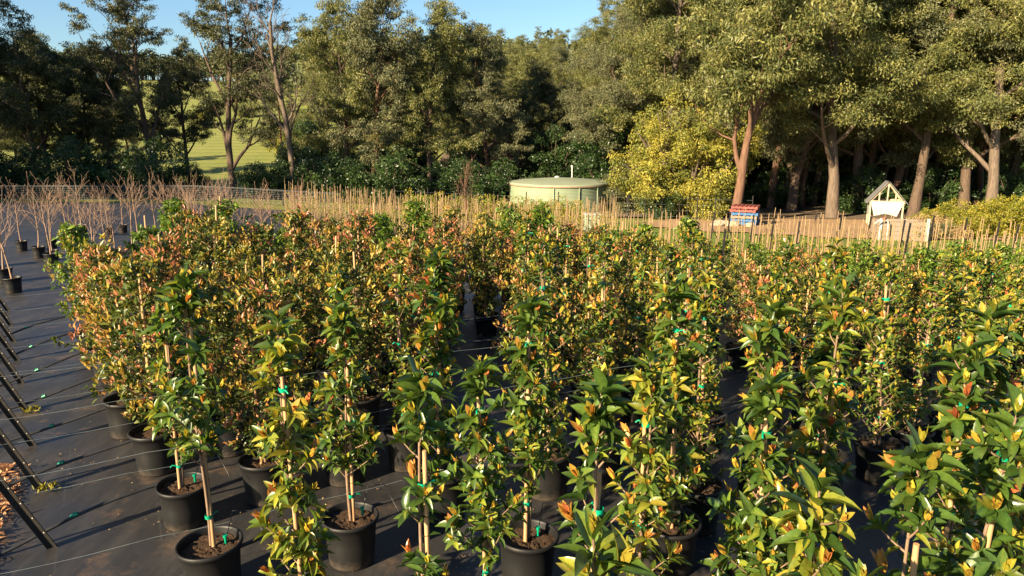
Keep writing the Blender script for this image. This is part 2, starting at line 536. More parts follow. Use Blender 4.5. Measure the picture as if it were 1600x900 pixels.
def grade(a, b, c, n1, n2):
    return np.concatenate([np.linspace(a, b, n1, endpoint=False), np.linspace(b, c, n2)])
xs = np.concatenate([np.linspace(-900, -60, 40, endpoint=False), np.linspace(-60, 60, 161), np.linspace(66, 900, 40)])
ys = np.concatenate([np.linspace(-40, 80, 161), np.linspace(84, 300, 55), np.linspace(312, 1600, 40)])
ground = sheet("ground", xs, ys, M_MEADOW, -0.06)

def in_mat(x, y):
    # weed mat pad: nursery block, bare trees and the strip up to the netting
    return y < 33 - 0.12 * x and y - 0.55 * x < 52 and x < 9.5 + 0.05 * y and not (y > 17.5 + 0.1 * x and x > -2 + 0.15 * (y - 17)) 
matx = np.arange(-40, 13, 0.5); maty = np.arange(-6, 40, 0.5)
weed_mat = sheet("weed_mat", matx, maty, M_MAT, 0.0, in_mat)
lawn = sheet("lawn", np.arange(-8, 70, 1.0), np.arange(13, 36, 1.0), M_LAWN, -0.03, lambda x, y: not in_mat(x, y))
yard = sheet("dirt_yard", np.arange(6, 40, 1.0), np.arange(24, 42, 1.0), M_DIRT, 0.015,
             lambda x, y: ((x - 15.5) / 9.0) ** 2 + ((y - 34.5) / 5.5) ** 2 < 1 + 0.12 * math.sin(3 * x))
floor_ = sheet("forest_floor", np.arange(-60, 260, 2.0), np.arange(37, 300, 2.0), M_FLOOR, 0.03, lambda x, y: (y > 39 and x > -9 and x > -.24 * y) or (x <= -9 and 45 < y < 56))

# mulch bed in the near left corner with loose chips on it
def mulch_edge(y):
    return -3.42 - 0.36 * (y - 3.9) if y < 5.4 else -3.96 - 0.80 * (y - 5.4)
g = G()
vs = []; fs = []
yy = np.linspace(1.0, 5.6, 40)
for k, y in enumerate(yy):
    e = -3.42 + (-0.50) * (y - 4.2) + 0.05 * math.sin(y * 9)
    for i in range(10):
        x = e - i * 0.25
        vs.append((x, y, 0.006 + 0.05 * min(i, 3) / 3 + 0.012 * random.random()))
for k in range(39):
    for i in range(9):
        a = k * 10 + i
        fs.append((a, a + 10, a + 11, a + 1))
g.add(vs, fs)
o = g.obj("mulch_bed", M_MULCH); o['kind'] = 'structure'
g = G()
n = 2600
yv = rng.uniform(2.6, 5.5, n); e = -3.42 - 0.5 * (yv - 4.2)
xv = e + 0.10 - rng.exponential(0.5, n)
P = np.stack([xv, yv, np.where(xv > e, 0.008, 0.05) + rng.uniform(0, .03, n)], -1)
D = rdir(n, rng); D[:, 2] *= 0.3
leaves(g, P, D, np.array([0, 0, 1.0]) + 0.5 * rdir(n, rng), rng.uniform(.02, .075, n), rng.uniform(.008, .022, n), rng.uniform(0, 1, n), LEAF_LO)
o = g.obj("wood_chips", M_CHIP); tag(o, "loose orange brown bark chips in the near left corner", "mulch", kind='stuff')

g = G()
n = 2600
xv = rng.uniform(-7, 7, n); yv = rng.uniform(1.5, 14, n)
cl = rng.integers(0, 60, n); cx = rng.uniform(-6, 6, 60); cy = rng.uniform(2, 13, 60)
ncl = n // 2
xv[:ncl] = (cx[cl] + rng.normal(0, .22, n))[:ncl]; yv[:ncl] = (cy[cl] + rng.normal(0, .12, n))[:ncl]
D = rdir(n, rng); D[:, 2] *= .15
leaves(g, np.stack([xv, yv, height(xv, yv) + rng.uniform(.006, .014, n)], -1), D, np.array([0, 0, 1.0]) + .3 * rdir(n, rng), rng.uniform(.008, .035, n), rng.uniform(.005, .014, n), rng.uniform(0, 1, n), LEAF_LO)
o = g.obj("litter", M_DRY); tag(o, "scattered dry leaf bits and spilled potting mix on the black mat", "litter", kind='stuff')
# ------------------------------------------------------------------ trees
def grow(g, r, p, d, length, rad, depth, cfg, ends, mi=0):
    n = 7 if depth == 0 else 5
    pts = [np.array(p, float)]; d = np.array(d, float)
    step = length / (n - 1)
    for i in range(n - 1):
        d = d + r.normal(size=3) * cfg['wig'][min(depth, 3)]
        d[2] += cfg['up'][min(depth, 3)]
        d /= np.linalg.norm(d)
        pts.append(pts[-1] + d * step)
    pts = np.array(pts)
    t = np.linspace(0, 1, n)
    rr = rad * (1 - t * (0.55 if depth == 0 else 0.7))
    if depth == 0:
        rr[0] *= 1.35
    rr = np.maximum(rr, cfg.get('rmin', 0.012))
    tube(g, pts, rr, cfg['sides'][min(depth, 3)], mi, cap=False)
    if depth >= cfg['depth']:
        ends.append((pts[-1], d, depth)); ends.append((pts[2], d, depth))
        return
    k = cfg['kids'][depth]
    lo = cfg['start'][depth]
    for j in range(k):
        tt = lo + (1 - lo) * (j + r.uniform(0.1, 0.9)) / k
        if j == k - 1: tt = 1.0
        q = np.array([np.interp(tt, t, pts[:, c]) for c in range(3)])
        dd = pts[min(n - 1, int(tt * (n - 1)) )] - pts[max(0, int(tt * (n - 1)) - 1)]
        dd = dd / (np.linalg.norm(dd) + 1e-9)
        ang = cfg['spread'][depth] * r.uniform(0.65, 1.25)
        if tt == 1.0: ang *= 0.4
        _, u, w = frame_of(dd)
        az = j * 2.4 + r.uniform(-.6, .6) + cfg.get('az0', 0)
        side = u * math.cos(az) + w * math.sin(az)
        nd = dd * math.cos(ang) + side * math.sin(ang)
        ln = cfg['len'][depth] * r.uniform(0.75, 1.2) * (1.0 - 0.35 * max(0, (tt - lo) / (1 - lo + 1e-6)) if depth == 0 else 1.0)
        grow(g, r, q, nd, ln, max(np.interp(tt, t, rr) * cfg['rk'][depth], cfg.get('rmin', .012)), depth + 1, cfg, ends, mi)

def crown_leaves(g, r, ends, R0, total, L, W, droop=0.6, flat=0.65, tpl=LEAF_LO, tshift=0.0):
    m = len(ends)
    per = max(8, total // m)
    for (p, d, dep) in ends:
        rad = R0 * r.uniform(0.65, 1.3)
        k = int(per * (rad / R0) ** 1.6)
        sub = 8
        # each clump is a handful of small tufts, so the outline stays ragged
        tc = p + rdir(sub, r) * (r.uniform(.35, 1, sub)[:, None]) * rad * 0.9 * np.array([1, 1, flat])
        which = r.integers(0, sub, k)
        v = rdir(k, r) * (r.uniform(0, 1, k) ** 0.45)[:, None] * rad * 0.40
        v[:, 2] *= flat
        P = tc[which] + v
        D = rdir(k, r) * 0.8 + v / (rad) * 0.6; D[:, 2] -= droop
        N = rdir(k, r) + np.array([0, 0, 0.5])
        ct = r.uniform(0.1, 0.9, sub)[which]
        tint = np.clip(ct + r.normal(0, .16, k) + tshift, 0, 1)
        leaves(g, P, D, N, L * r.uniform(.6, 1.3, k), W * r.uniform(.7, 1.3, k), tint, tpl)

CFG_EUC = dict(depth=3, kids=[9, 4, 3], start=[0.42, 0.35, 0.35], spread=[0.95, 0.75, 0.7], len=[4.2, 1.9, 1.0], rk=[0.55, 0.6, 0.6],
               wig=[.06, .14, .2, .25], up=[.05, .05, .04, .0], sides=[10, 6, 4, 3], rmin=.014)
def make_tree(name, seed, Ht, r0, cfg, clump, nleaf, L, W, leafm, barkm, droop=0.6, flat=0.65, lean=(0, 0), drop=0.0):
    r = np.random.default_rng(seed)
    root = empty(name)
    g = G(); ends = []
    d0 = np.array([lean[0], lean[1], 1.0])
    grow(g, r, (0, 0, -0.3), d0, Ht * 0.86, r0, 0, cfg, ends)
    g.obj("trunk", barkm, root)
    if nleaf:
        if drop:
            ends = [e for e in ends if r.uniform() > drop]
        gl = G()
        crown_leaves(gl, r, ends, clump, nleaf, L, W, droop, flat)
        gl.obj("crown", leafm, root)
    reg(root)
    return root

def cfgv(base, **kw):
    c = dict(base); c.update(kw); return c

euc_tall = [
    make_tree("gum_tree", 11, 17, .27, cfgv(CFG_EUC, az0=0.3, start=[.17, .35, .35], kids=[11, 4, 3]), .95, 105000, .155, .055, M_EUC, M_BARK, drop=.1),
    make_tree("gum_tree", 12, 17, .28, cfgv(CFG_EUC, start=[.17, .35, .35], kids=[12, 4, 3], len=[4.4, 2.0, 1.0]), 1.0, 105000, .155, .055, M_EUC, M_BARKPALE, drop=.1),
    make_tree("gum_tree", 13, 18, .26, cfgv(CFG_EUC, start=[.16, .35, .35], kids=[12, 4, 3], len=[4.0, 2.0, 1.1]), 1.0, 105000, .155, .055, M_EUC, M_BARKRED, lean=(.06, 0)),
    make_tree("gum_tree", 14, 16, .27, cfgv(CFG_EUC, start=[.16, .35, .35], kids=[12, 4, 3], spread=[1.1, .8, .7]), 1.05, 105000, .155, .055, M_EUCGREY, M_BARK, lean=(-.08, 0)),
]
euc_open = [
    make_tree("gum_tree", 21, 13, .24, cfgv(CFG_EUC, start=[.26, .35, .35], len=[3.4, 1.7, .9], kids=[11, 4, 3], spread=[.85, .75, .7]), .72, 52000, .19, .06, M_SHADEGUM, M_BARK, .7, drop=.12),
    make_tree("gum_tree", 22, 13.5, .27, cfgv(CFG_EUC, start=[.14, .3, .35], len=[5.6, 2.2, 1.0], kids=[10, 5, 3], spread=[.52, .6, .7], rk=[.68, .6, .6]), .68, 46000, .18, .055, M_SHADEGUM, M_BARK, .7, drop=.35),
    make_tree("gum_tree", 23, 13, .20, cfgv(CFG_EUC, start=[.20, .35, .35], len=[3.0, 1.6, .8], kids=[12, 4, 3], spread=[.85, .7, .7]), .72, 56000, .18, .055, M_EUCGREY, M_BARKRED, .9),
    make_tree("gum_tree", 24, 14, .22, cfgv(CFG_EUC, start=[.18, .35, .35], len=[3.1, 1.7, .8], kids=[13, 4, 3], spread=[.85, .7, .7]), .75, 60000, .18, .055, M_EUC, M_BARK, .9, lean=(.04, 0)),
]
CFG_FORK = cfgv(CFG_EUC, kids=[5, 4, 3], start=[.32, .4, .3], spread=[.75, .7, .7], len=[4.3, 2.2, 1.2], rk=[.7, .6, .6])
euc_fork = make_tree("gum_tree", 33, 7.2, .24, CFG_FORK, 1.0, 30000, .22, .06, M_EUC, M_BARKRED, flat=.55)
CFG_DEAD = cfgv(CFG_EUC, kids=[11, 5, 4], start=[.3, .25, .25], spread=[.6, .6, .6], len=[2.9, 1.5, .9], rmin=.012)
dead_tree = make_tree("bare_gum_tree", 41, 13.0, .21, CFG_DEAD, 1, 0, 0, 0, None, M_BARKPALE)
dead_small = make_tree("bare_gum_tree", 42, 8.0, .13, cfgv(CFG_DEAD, len=[2.2, 1.2, .7]), 1, 0, 0, 0, None, M_BARKRED)

def put(proto, px, y, s=1.0, rz=None, dz=0.0, xoff=0.0):
    o = use(proto)
    x, y, z = at_y(px, y)
    o.location = (x + xoff, y, z + dz)
    o.rotation_euler = (0, 0, random.uniform(0, 6.28) if rz is None else rz)
    o.scale = (s, s, s)
    return o

# left belt: dark open gums in front of the meadow
LEFT = [(-38, 47, 0, 1.0, "gum tree cut by the left edge of the photograph"),
        (58, 48, 0, .95, "dark slim gum tree second from the left with its trunk bare low down"),
        (111, 52, 0, .62, "short thin dark gum between the two leftmost tall gums"),
        (175, 50, 0, .78, "mid sized dark gum with a thin trunk left of the sunlit broad crowned gum"),
        (250, 48, 1, 1.0, "broad gum with a sunlit olive crown left of the meadow gap"),
        (368, 47, 1, 1.02, "open crowned gum with thick pale forking trunk beside the meadow gap"),
        (540, 50, 3, .97, "full crowned gum just right of the bare grey tree"),
        (585, 48, 2, 1.06, "tall gum with drooping grey foliage left of the pink trunk"),
        (674, 49, 3, 1.0, "gum with a straight pinkish brown trunk above the dark shrubs"),
        (763, 52, 2, .96, "gum with a short pale trunk base left of the green tank"),
        (815, 57, 3, .84, "gum with a thin crown just behind the tank's left side"),
        (870, 56, 0, .78, "dark slim gum directly behind the green tank roof"),
        (905, 60, 3, .74, "low dark gum under the gap of sky right of centre")]
LEFT += [(85, 50, 3, .84, "olive gum standing between the two leftmost dark gums"), (300, 53, 0, .8, "dark gum crowding the left side of the meadow gap"), (140, 54, 3, .74, "small olive gum left of the slim trunked dark gum")]
LEFT = [(a, b, c, d_ * (.84 if a < 500 else .86), e) for a, b, c, d_, e in LEFT]
for px, y, v, s, lab in LEFT:
    tag(put(euc_open[v], px, y, s), lab, "tree", "gum trees along the far edge of the nursery")
tag(put(dead_tree, 463, 45.5, .95), "leafless grey tree with fine upright twigs standing against the sky", "tree")
tag(put(dead_small, 800, 53, .8), "small leafless brown tree behind the tank's left rim", "tree")
SECOND = [(-10, 60, 0), (30, 70, 3), (205, 68, 2), (440, 78, 2), (525, 66, 3), (600, 62, 1), (650, 66, 2), (720, 62, 3), (790, 68, 2), (845, 74, 0), (930, 70, 3)]
for px, y, v in SECOND:
    tag(put(euc_open[v], px, y, random.uniform(.58, .76)), "olive gum tree in the second line, seen between the front gums left of centre", "tree", "gum trees in the second line behind the left belt")

# right forest: big sunlit gums
RIGHT = [(960, 50, 3, .78, "olive gum whose crown borders the patch of sky right of centre"),
         (1030, 47, 1, .98, "tall gum with pale limbs above the grey bush beside the tank"),
         (1235, 44, 3, 1.0, "gum with a thin dark trunk right of the yellow wattle"),
         (1300, 40, 1, 1.05, "gum with a thick pale buttressed trunk at the back of the dirt yard"),
         (1335, 44, 0, 1.1, "gum with rough grey trunk between the pale trunk and the timber frame"),
         (1385, 45, 2, 1.05, "reddish trunked gum directly behind the gabled timber frame"),
         (1425, 41, 0, 1.0, "gum with a clean tan trunk just right of the gabled timber frame"),
         (1505, 42, 3, 1.05, "leaning grey gum behind the yellow garden shrubs"),
         (1547, 39, 1, 1.0, "gum with the thickest trunk at the right rising from garden shrubs"),
         (1625, 41, 2, 1.05, "gum standing at the right edge of the photograph")]
for px, y, v, s, lab in RIGHT:
    tag(put(euc_tall[v], px, y, s), lab, "tree", "big sunlit gums on the right")
for k, px in enumerate([1205, 1222, 1252, 1268, 1285, 1318, 1352, 1370, 1408, 1446, 1470, 1488, 1525, 1568, 1600, 1060, 1100]):
    tag(put(euc_open[2 + k % 2], px, 46 + (k * 37 % 6), random.uniform(.95, 1.2)), "slender gum with a thin trunk in the shade between the thick right hand trunks", "tree", "slender gums in the right hand forest")
for px, y, v in [(905, 64, 2), (985, 60, 0), (1085, 56, 2), (1140, 52, 0), (1190, 54, 1), (1270, 52, 2), (1360, 54, 3), (1445, 52, 1), (1540, 53, 0), (1620, 52, 3), (1700, 48, 1),
                 (1220, 64, 1), (1330, 66, 0), (1450, 66, 2), (1580, 66, 3), (1100, 68, 3), (1010, 70, 1)]:
    tag(put(euc_tall[v], px, y, random.uniform(.95, 1.15) if px > 960 else .72), "tall gum deep in the forest behind the front row of right hand trunks", "tree", "gums deep in the right hand forest")
tag(put(euc_fork, 1148, 36.5, 1.12, rz=0.6), "spreading gum with a reddish forked trunk rising beside the pallets", "tree")

for k in range(95):
    y = random.uniform(70, 150)
    px = random.uniform(500, 1750)
    o = put(euc_tall[k % 4], px, y, random.uniform(.75, 1.0) * (.75 if px < 950 else 1.0))
    tag(o, "gum tree far back in the wood, glimpsed between nearer crowns", "tree", "gums far back in the wood")
# wattle, grey bush, shrubs : leafy domes on real stems
def make_shrub(name, seed, h, rx, nst, nleaf, L, W, leafm, barkm, trunk_r=.05, droop=0.2, flat=.8, clump=.45, low=.15, tpl=LEAF_LO):
    r = np.random.default_rng(seed)
    root = empty(name)
    g = G(); ends = []
    for k in range(nst):
        az = k * 2.4 + r.uniform(-.4, .4)
        rr = rx * math.sqrt((k + .5) / nst)
        topz = h * (1 - 0.55 * (rr / rx) ** 2) * r.uniform(.8, 1.0)
        tip = np.array([rr * math.cos(az), rr * math.sin(az), topz])
        mid = tip * np.array([.45, .45, .5]) + r.normal(size=3) * .05
        tube(g, [np.array([r.normal() * .08, r.normal() * .08, -.1]), mid, tip], [trunk_r, trunk_r * .7, trunk_r * .25], 5, cap=False)
        zz = np.linspace(low, .95, 4)
        for z in zz:
            q = tip * np.array([.35 + .65 * z, .35 + .65 * z, z]) + r.normal(size=3) * rx * .12
            q[2] = max(q[2], 0.08)
            ends.append((q, np.array([0, 0, 1.0]), 0))
    g.obj("stems", barkm, root)
    gl = G()
    crown_leaves(gl, r, ends, clump, nleaf, L, W, droop, flat, tpl)
    gl.V = [np.stack([v[:, 0], v[:, 1], np.maximum(v[:, 2], 0.02)], -1) for v in gl.V]
    gl.obj("foliage", leafm, root)
    reg(root)
    return root

wattle = make_shrub("wattle_tree", 51, 6.3, 3.6, 36, 80000, .15, .055, M_WATTLE, M_BARKPALE, .12, 0.5, .8, .85, .22)
tag(put(wattle, 1070, 40.2, 1.05, rz=1.0), "yellow flowering wattle tree with a low thick trunk left of the pallets", "tree")
greybush = make_shrub("rounded_bush", 52, 3.2, 1.5, 16, 16000, .12, .05, M_EUCGREY, M_BARK, .07, 0.3, .8, .5, .1)
tag(put(greybush, 985, 42.5, 1.05), "rounded grey green bush beside the tank's right side", "bush")
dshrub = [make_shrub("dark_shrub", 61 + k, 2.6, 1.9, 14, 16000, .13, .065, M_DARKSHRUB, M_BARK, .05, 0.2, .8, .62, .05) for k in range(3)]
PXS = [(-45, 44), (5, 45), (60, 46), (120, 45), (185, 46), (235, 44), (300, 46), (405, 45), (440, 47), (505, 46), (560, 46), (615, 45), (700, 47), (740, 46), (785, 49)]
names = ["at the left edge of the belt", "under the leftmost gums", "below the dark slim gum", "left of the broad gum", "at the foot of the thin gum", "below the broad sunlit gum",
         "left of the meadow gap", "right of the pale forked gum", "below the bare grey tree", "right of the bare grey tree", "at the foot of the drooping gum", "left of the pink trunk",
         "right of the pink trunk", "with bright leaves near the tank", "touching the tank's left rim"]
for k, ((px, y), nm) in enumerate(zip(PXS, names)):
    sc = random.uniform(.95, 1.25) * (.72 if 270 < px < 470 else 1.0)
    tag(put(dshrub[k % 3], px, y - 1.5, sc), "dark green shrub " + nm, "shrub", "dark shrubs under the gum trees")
for px, y, nm in [(1030, 39, "under the wattle beside the grey bush"), (1205, 47, "in the forest shade right of the wattle"), (1350, 43, "left of the gabled timber frame"),
                  (1455, 44, "between the tan trunk and the leaning gum"), (1580, 43, "right of the thickest trunk"), (1270, 50, "behind the dirt yard"), (1400, 49, "behind the gabled timber frame"), (1500, 50, "behind the leaning gum")]:
    tag(put(dshrub[random.randrange(3)], px, y, .7 if px < 1100 else random.uniform(.9, 1.2)), "dark green understorey shrub " + nm, "shrub", "understorey shrubs in the right forest")

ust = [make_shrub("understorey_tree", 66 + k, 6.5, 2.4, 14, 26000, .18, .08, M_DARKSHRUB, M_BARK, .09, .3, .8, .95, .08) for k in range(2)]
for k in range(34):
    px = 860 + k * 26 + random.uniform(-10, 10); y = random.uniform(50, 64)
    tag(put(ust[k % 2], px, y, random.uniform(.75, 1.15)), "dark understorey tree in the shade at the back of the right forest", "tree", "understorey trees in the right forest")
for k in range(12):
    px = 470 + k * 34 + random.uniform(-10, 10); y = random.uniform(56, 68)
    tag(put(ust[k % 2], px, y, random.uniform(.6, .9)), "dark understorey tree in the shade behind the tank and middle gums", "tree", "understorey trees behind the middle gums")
# trees out of frame to the left, whose shade falls on the left belt
for k, (x, y, s) in enumerate([(-44, 33, 1.1), (-50, 37, 1.15), (-42, 26, 1.0), (-38, 30, .95), (-36, 22, .9)]):
    o = use(euc_tall[k % 4]); o.location = (x, y, H0(x, y)); o.scale = (s, s, s); o.rotation_euler = (0, 0, k * 1.7)
    tag(o, "gum tree beyond the left edge of the photograph, out of view", "tree", "gums out of view on the left")

# far wooded hill: one mass
g = G(); r = np.random.default_rng(77)
ends_c = []
for k in range(1500):
    y = r.uniform(150, 430) if k < 900 else r.uniform(325, 420); x = r.uniform(-0.85, 0.55) * y
    pxx = 800 + 1142 * x / y
    # keep the paddock on the left open
    if -60 < pxx < 470 and y < 330 and not (pxx > 400 and y > 170):
        continue
    ht = r.uniform(8, 14)
    z = H0(x, y)
    m_ = 5
    for q in range(m_):
        c = np.array([x, y, z + ht * r.uniform(.3, .95)]) + r.normal(size=3) * np.array([2.2, 2.2, .6])
        kk = 45
        v = rdir(kk, r) * (r.uniform(0, 1, kk) ** .4)[:, None] * r.uniform(1.6, 2.8) * np.array([1, 1, .75])
        leaves(g, c + v, rdir(kk, r) + np.array([0, 0, -.3]), rdir(kk, r) + np.array([0, 0, .6]), r.uniform(.9, 1.6, kk), r.uniform(.5, .9, kk), np.clip(r.uniform(.1, .9) + r.normal(0, .15, kk), 0, 1), LEAF_LO)
    tube(g, [(x, y, z - .5), (x, y, z + ht * .8)], [.25, .1], 4, 1)
tag(g.obj("distant_woodland", [M_FARLEAF, M_BARK]), "grey green wooded hill far beyond the paddock", "woodland", kind='stuff')
# light scrub at the paddock's lower edge
scrub = [make_shrub("paddock_shrub", 71 + k, 2.6, 2.4, 10, 5000, .22, .09, [M_EUC, M_YSHRUB, M_GREEN][k], M_BARK, .05, .2, .8, .7, .05) for k in range(3)]
for k, (px, y, s, nm) in enumerate([(425, 92, 1.0, "at the right side of the meadow gap"), (450, 85, .9, "behind the bare grey tree"), (490, 90, 1.3, "right of the bare grey tree, far off"),
                                (150, 120, 1.2, "in the paddock between the left gums"), (320, 118, .9, "in the middle of the meadow gap"), (470, 110, 1.5, "high on the slope behind the bare grey tree"), (385, 130, 1.2, "up the slope behind the pale forked gum")]):
    tag(put(scrub[k % 3], px, y, s), "sunlit olive shrub " + nm, "shrub", "shrubs in the far paddock")

# ------------------------------------------------------------------ tank
def make_tank():
    x, y, z = at_y(874, 44.5)
    root = empty("water_tank", (x, y, z))
    Rr = 3.02; h = 1.62
    g = G()
    prof = []
    nz = 26
    for i in range(nz * 4 + 1):
        t = i / (nz * 4)
        prof.append((Rr + 0.012 * math.sin(t * nz * 2 * math.pi / 1.0), -0.4 + (h + .4) * t))
    lathe(g, prof, 96)
    g.obj("tank_wall", M_TANK, root)
    g = G()
    lathe(g, [(Rr + .06, h - .03), (Rr + .06, h + .03), (Rr * .98, h + .07), (Rr * .5, h + .2), (.02, h + .3)], 96)
    g.obj("tank_roof", M_TANKROOF, root)
    g = G()
    lathe(g, [(Rr + .075, h - .09), (Rr + .085, h - .05), (Rr + .07, h - .02)], 96)
    g.obj("roof_edge_strip", M_RUST, root)
    for a in (-100, -72, -48, -24):
        g = G(); ca, sa = math.cos(R(a)), math.sin(R(a))
        box(g, (ca * (Rr + .03), sa * (Rr + .03), h / 2 - .1), (.05, .07, h + .1), rz=R(a))
        g.obj("wall_strap", M_TANK, root)
    for (a, rr, w, l, rot) in [(15, 2.0, 1.4, .5, .3), (100, 2.2, 1.6, .35, .1), (200, 1.6, .6, .25, .2)]:
        g = G(); n = 14; c = np.array([rr * math.cos(R(a)), rr * math.sin(R(a))])
        V = [(c[0], c[1], h + .30 - rr * .085 + .012)]
        for i in range(n):
            an = i * 2 * math.pi / n; k = 1 + .3 * math.sin(3 * an + a)
            p = c + np.array([math.cos(an) * w * .5 * k, math.sin(an) * l * .9 * k])
            q = np.hypot(*p); q = min(q, 2.9); 
            V.append((p[0], p[1], h + .31 - q * .085 + .012))
        g.add(V, [(0, 1 + i, 1 + (i + 1) % n) for i in range(n)])
        g.obj("leaf_litter", M_RUST, root)
    g = G(); tube(g, [(.9, 2.0, h + .05), (.9, 2.0, h + .78)], .045, 8); tube(g, [(.9, 2.0, h + .78), (.9, 2.0, h + .9)], .07, 8)
    g.obj("vent_pipe", M_PIPE, root)
    g = G(); lathe(g, [(.16, 0), (.16, .08), (.12, .11), (.01, .13)], 20, 0, (-.1, 1.0, h + .2)); g.obj("hatch", M_PIPE, root)
    tag(root, "round pale green water tank with a low conical roof behind the stakes", "tank")
make_tank()

# ------------------------------------------------------------------ pallets, cabinet, timber frame, garden bed
def make_pallet(mat):
    root = empty("pallet")
    g = G()
    for i in range(3):
        box(g, (0, -.5 + i * .5, .045), (1.2, .09, .09))
    g.obj("bearers", mat, root, False)
    g = G()
    for i in range(7):
        box(g, (-.55 + i * .183, 0, .102), (.11, 1.1, .022))
    g.obj("top_boards", mat, root, False)
    g = G()
    for i in range(3):
        box(g, (-.54 + i * .54, 0, -.0115), (.11, 1.1, .02))
    g.obj("bottom_boards", mat, root, False)
    reg(root)
    return root
px0, py0, pz0 = at_y(1163, 35.2)
pz0 += .06
ptypes = {}
layers = [("blue", "lowest blue"), ("blue", "blue second from the ground"), ("grey", "bare grey"), ("blue", "uppermost blue"), ("red", "lower red"), ("red", "topmost red")]
pr = {"blue": make_pallet(M_PALBLUE), "red": make_pallet(M_PALRED), "grey": make_pallet(M_GREYWOOD)}
for k, (c_, nm) in enumerate(layers):
    o = use(pr[c_])
    o.location = (px0 + random.uniform(-.04, .04), py0 + random.uniform(-.03, .03), pz0 + k * .15)
    o.rotation_euler = (0, 0, -.45 + random.uniform(-.05, .05))
    tag(o, nm + " painted pallet in the stack by the yard" if c_ != "grey" else "bare grey pallet between the blue ones in the stack", "pallet", "pallets stacked at the edge of the dirt yard")

x, y, z = at_y(925, 30)
root = empty("utility_cabinet", (x, y, z), .15)
g = G(); box(g, (0, 0, .37), (.62, .45, .74)); g.obj("cabinet_body", M_CAB, root, False)
g = G(); box(g, (0, 0, .77), (.70, .53, .06)); g.obj("lid", M_PIPE, root, False)
g = G(); box(g, (0, -.235, .36), (.5, .02, .58)); g.obj("door", M_CAB, root, False)
tag(root, "small pale green cabinet among the stakes below the tank", "cabinet")

def make_frame():
    x, y, z = at_y(1382, 35.5)
    root = empty("timber_frame_shelter", (x, y, z), R(-21))
    w, hE, hR, dp = 1.42, 1.16, 2.06, 1.1
    for sx in (-1, 1):
        for sy in (0, 1):
            g = G(); box(g, (sx * w / 2, sy * dp, hE / 2 - .1), (.07, .07, hE + .2)); g.obj("post", M_PINE, root, False)
        for sy in (0, .5, 1):
            g = G(); a = np.array([sx * (w / 2 + .07), sy * dp, hE - .08]); b = np.array([0, sy * dp, hR - .03])
            tube(g, [a, b], .034, 4); g.obj("rafter", M_PINE, root, False)
        g = G()
        a = np.array([sx * (w / 2 + .16), -.12, hE - .12]); b = np.array([0, -.12, hR + .02])
        V = []
        nn = np.array([sx * (hR - hE), 0, w / 2]); nn /= np.linalg.norm(nn); 
        for off in (.035, .05):
            for yy_ in (0, dp + .24):
                for p in (a, b):
                    V.append(p + np.array([0, yy_, 0]) + nn * off)
        V = np.array(V)
        g.add(V, [(0, 1, 3, 2), (4, 6, 7, 5), (0, 2, 6, 4), (1, 5, 7, 3), (0, 4, 5, 1), (2, 3, 7, 6)])
        g.obj("roof_sheet", M_SLATE, root, False)
    g = G(); box(g, (0, 0, hE), (w + .1, .06, .08)); g.obj("tie_beam", M_PINE, root, False)
    g = G(); box(g, (0, dp, hE), (w + .1, .06, .08)); g.obj("tie_beam", M_PINE, root, False)
    for xx, hh in ((0, hR - hE - .06), (-.36, .40), (.36, .40)):
        g = G(); box(g, (xx, 0.0, hE + .04 + hh / 2), (.055, .05, hh)); g.obj("gable_stud", M_PINE, root, False)
    # wrinkled plastic sheet hung below the tie beam, pulled in at the foot
    g = G(); nx, nz = 40, 14
    V = []
    for j in range(nz + 1):
        t = j / nz
        for i in range(nx + 1):
            u = i / nx * 2 - 1
            half = w / 2 * (1.0 - .30 * t)
            V.append((u * half - .03 * t, -.06 - .05 * math.sin(t * 3.1) - .018 * math.sin(u * 17 + 4 * t) - .012 * math.sin(u * 41 - 9 * t), hE - .02 - .62 * t + .05 * t * math.cos(u * 3)))
    F = [(j * (nx + 1) + i, j * (nx + 1) + i + 1, (j + 1) * (nx + 1) + i + 1, (j + 1) * (nx + 1) + i) for j in range(nz) for i in range(nx)]
    g.add(V, F); g.obj("plastic_sheet", M_PLASTIC, root)
    g = G(); box(g, (-w / 2 - .03, dp / 2, .8), (.02, dp - .1, .7)); g.obj("side_sheet", M_PLASTIC, root, False)
    tag(root, "small gabled timber frame with a white plastic sheet across its front", "shelter")
make_frame()

x, y, z = at_y(1402, 29)
root = empty("raised_garden_bed", (x, y, z), R(-8))
g = G()
for k in range(4):
    box(g, (0, -.5, .09 + k * .185), (1.7, .05, .175)); box(g, (0, .5, .09 + k * .185), (1.7, .05, .175))
    box(g, (-.85, 0, .09 + k * .185), (.05, .94, .175)); box(g, (.85, 0, .09 + k * .185), (.05, .94, .175))
g.obj("plank_sides", M_GREYWOOD, root, False)
g = G(); box(g, (0, 0, .33), (1.62, .94, .6)); g.obj("soil", M_SOIL, root, False)
for sx in (-.87, .87):
    g = G(); box(g, (sx, -.56, .40), (.08, .08, .96)); g.obj("corner_post", M_PIPE, root, False)
tag(root, "raised timber garden bed with a white corner post below the timber frame", "garden bed")
# hose riser in front of it
x, y, z = at_y(1376, 28.3)
root = empty("standpipe", (x, y, z))
g = G(); tube(g, [(-.35, 0, .62), (-.1, 0, .80), (.12, 0, .83), (.22, 0, .7), (.23, 0, .3), (.25, 0, 0)], .025, 8); g.obj("pipe", M_PIPE, root)
g = G(); box(g, (.03, -.02, .86), (.12, .09, .07)); g.obj("tap", M_REDP, root)
tag(root, "bent pale standpipe in front of the raised garden bed", "pipe")

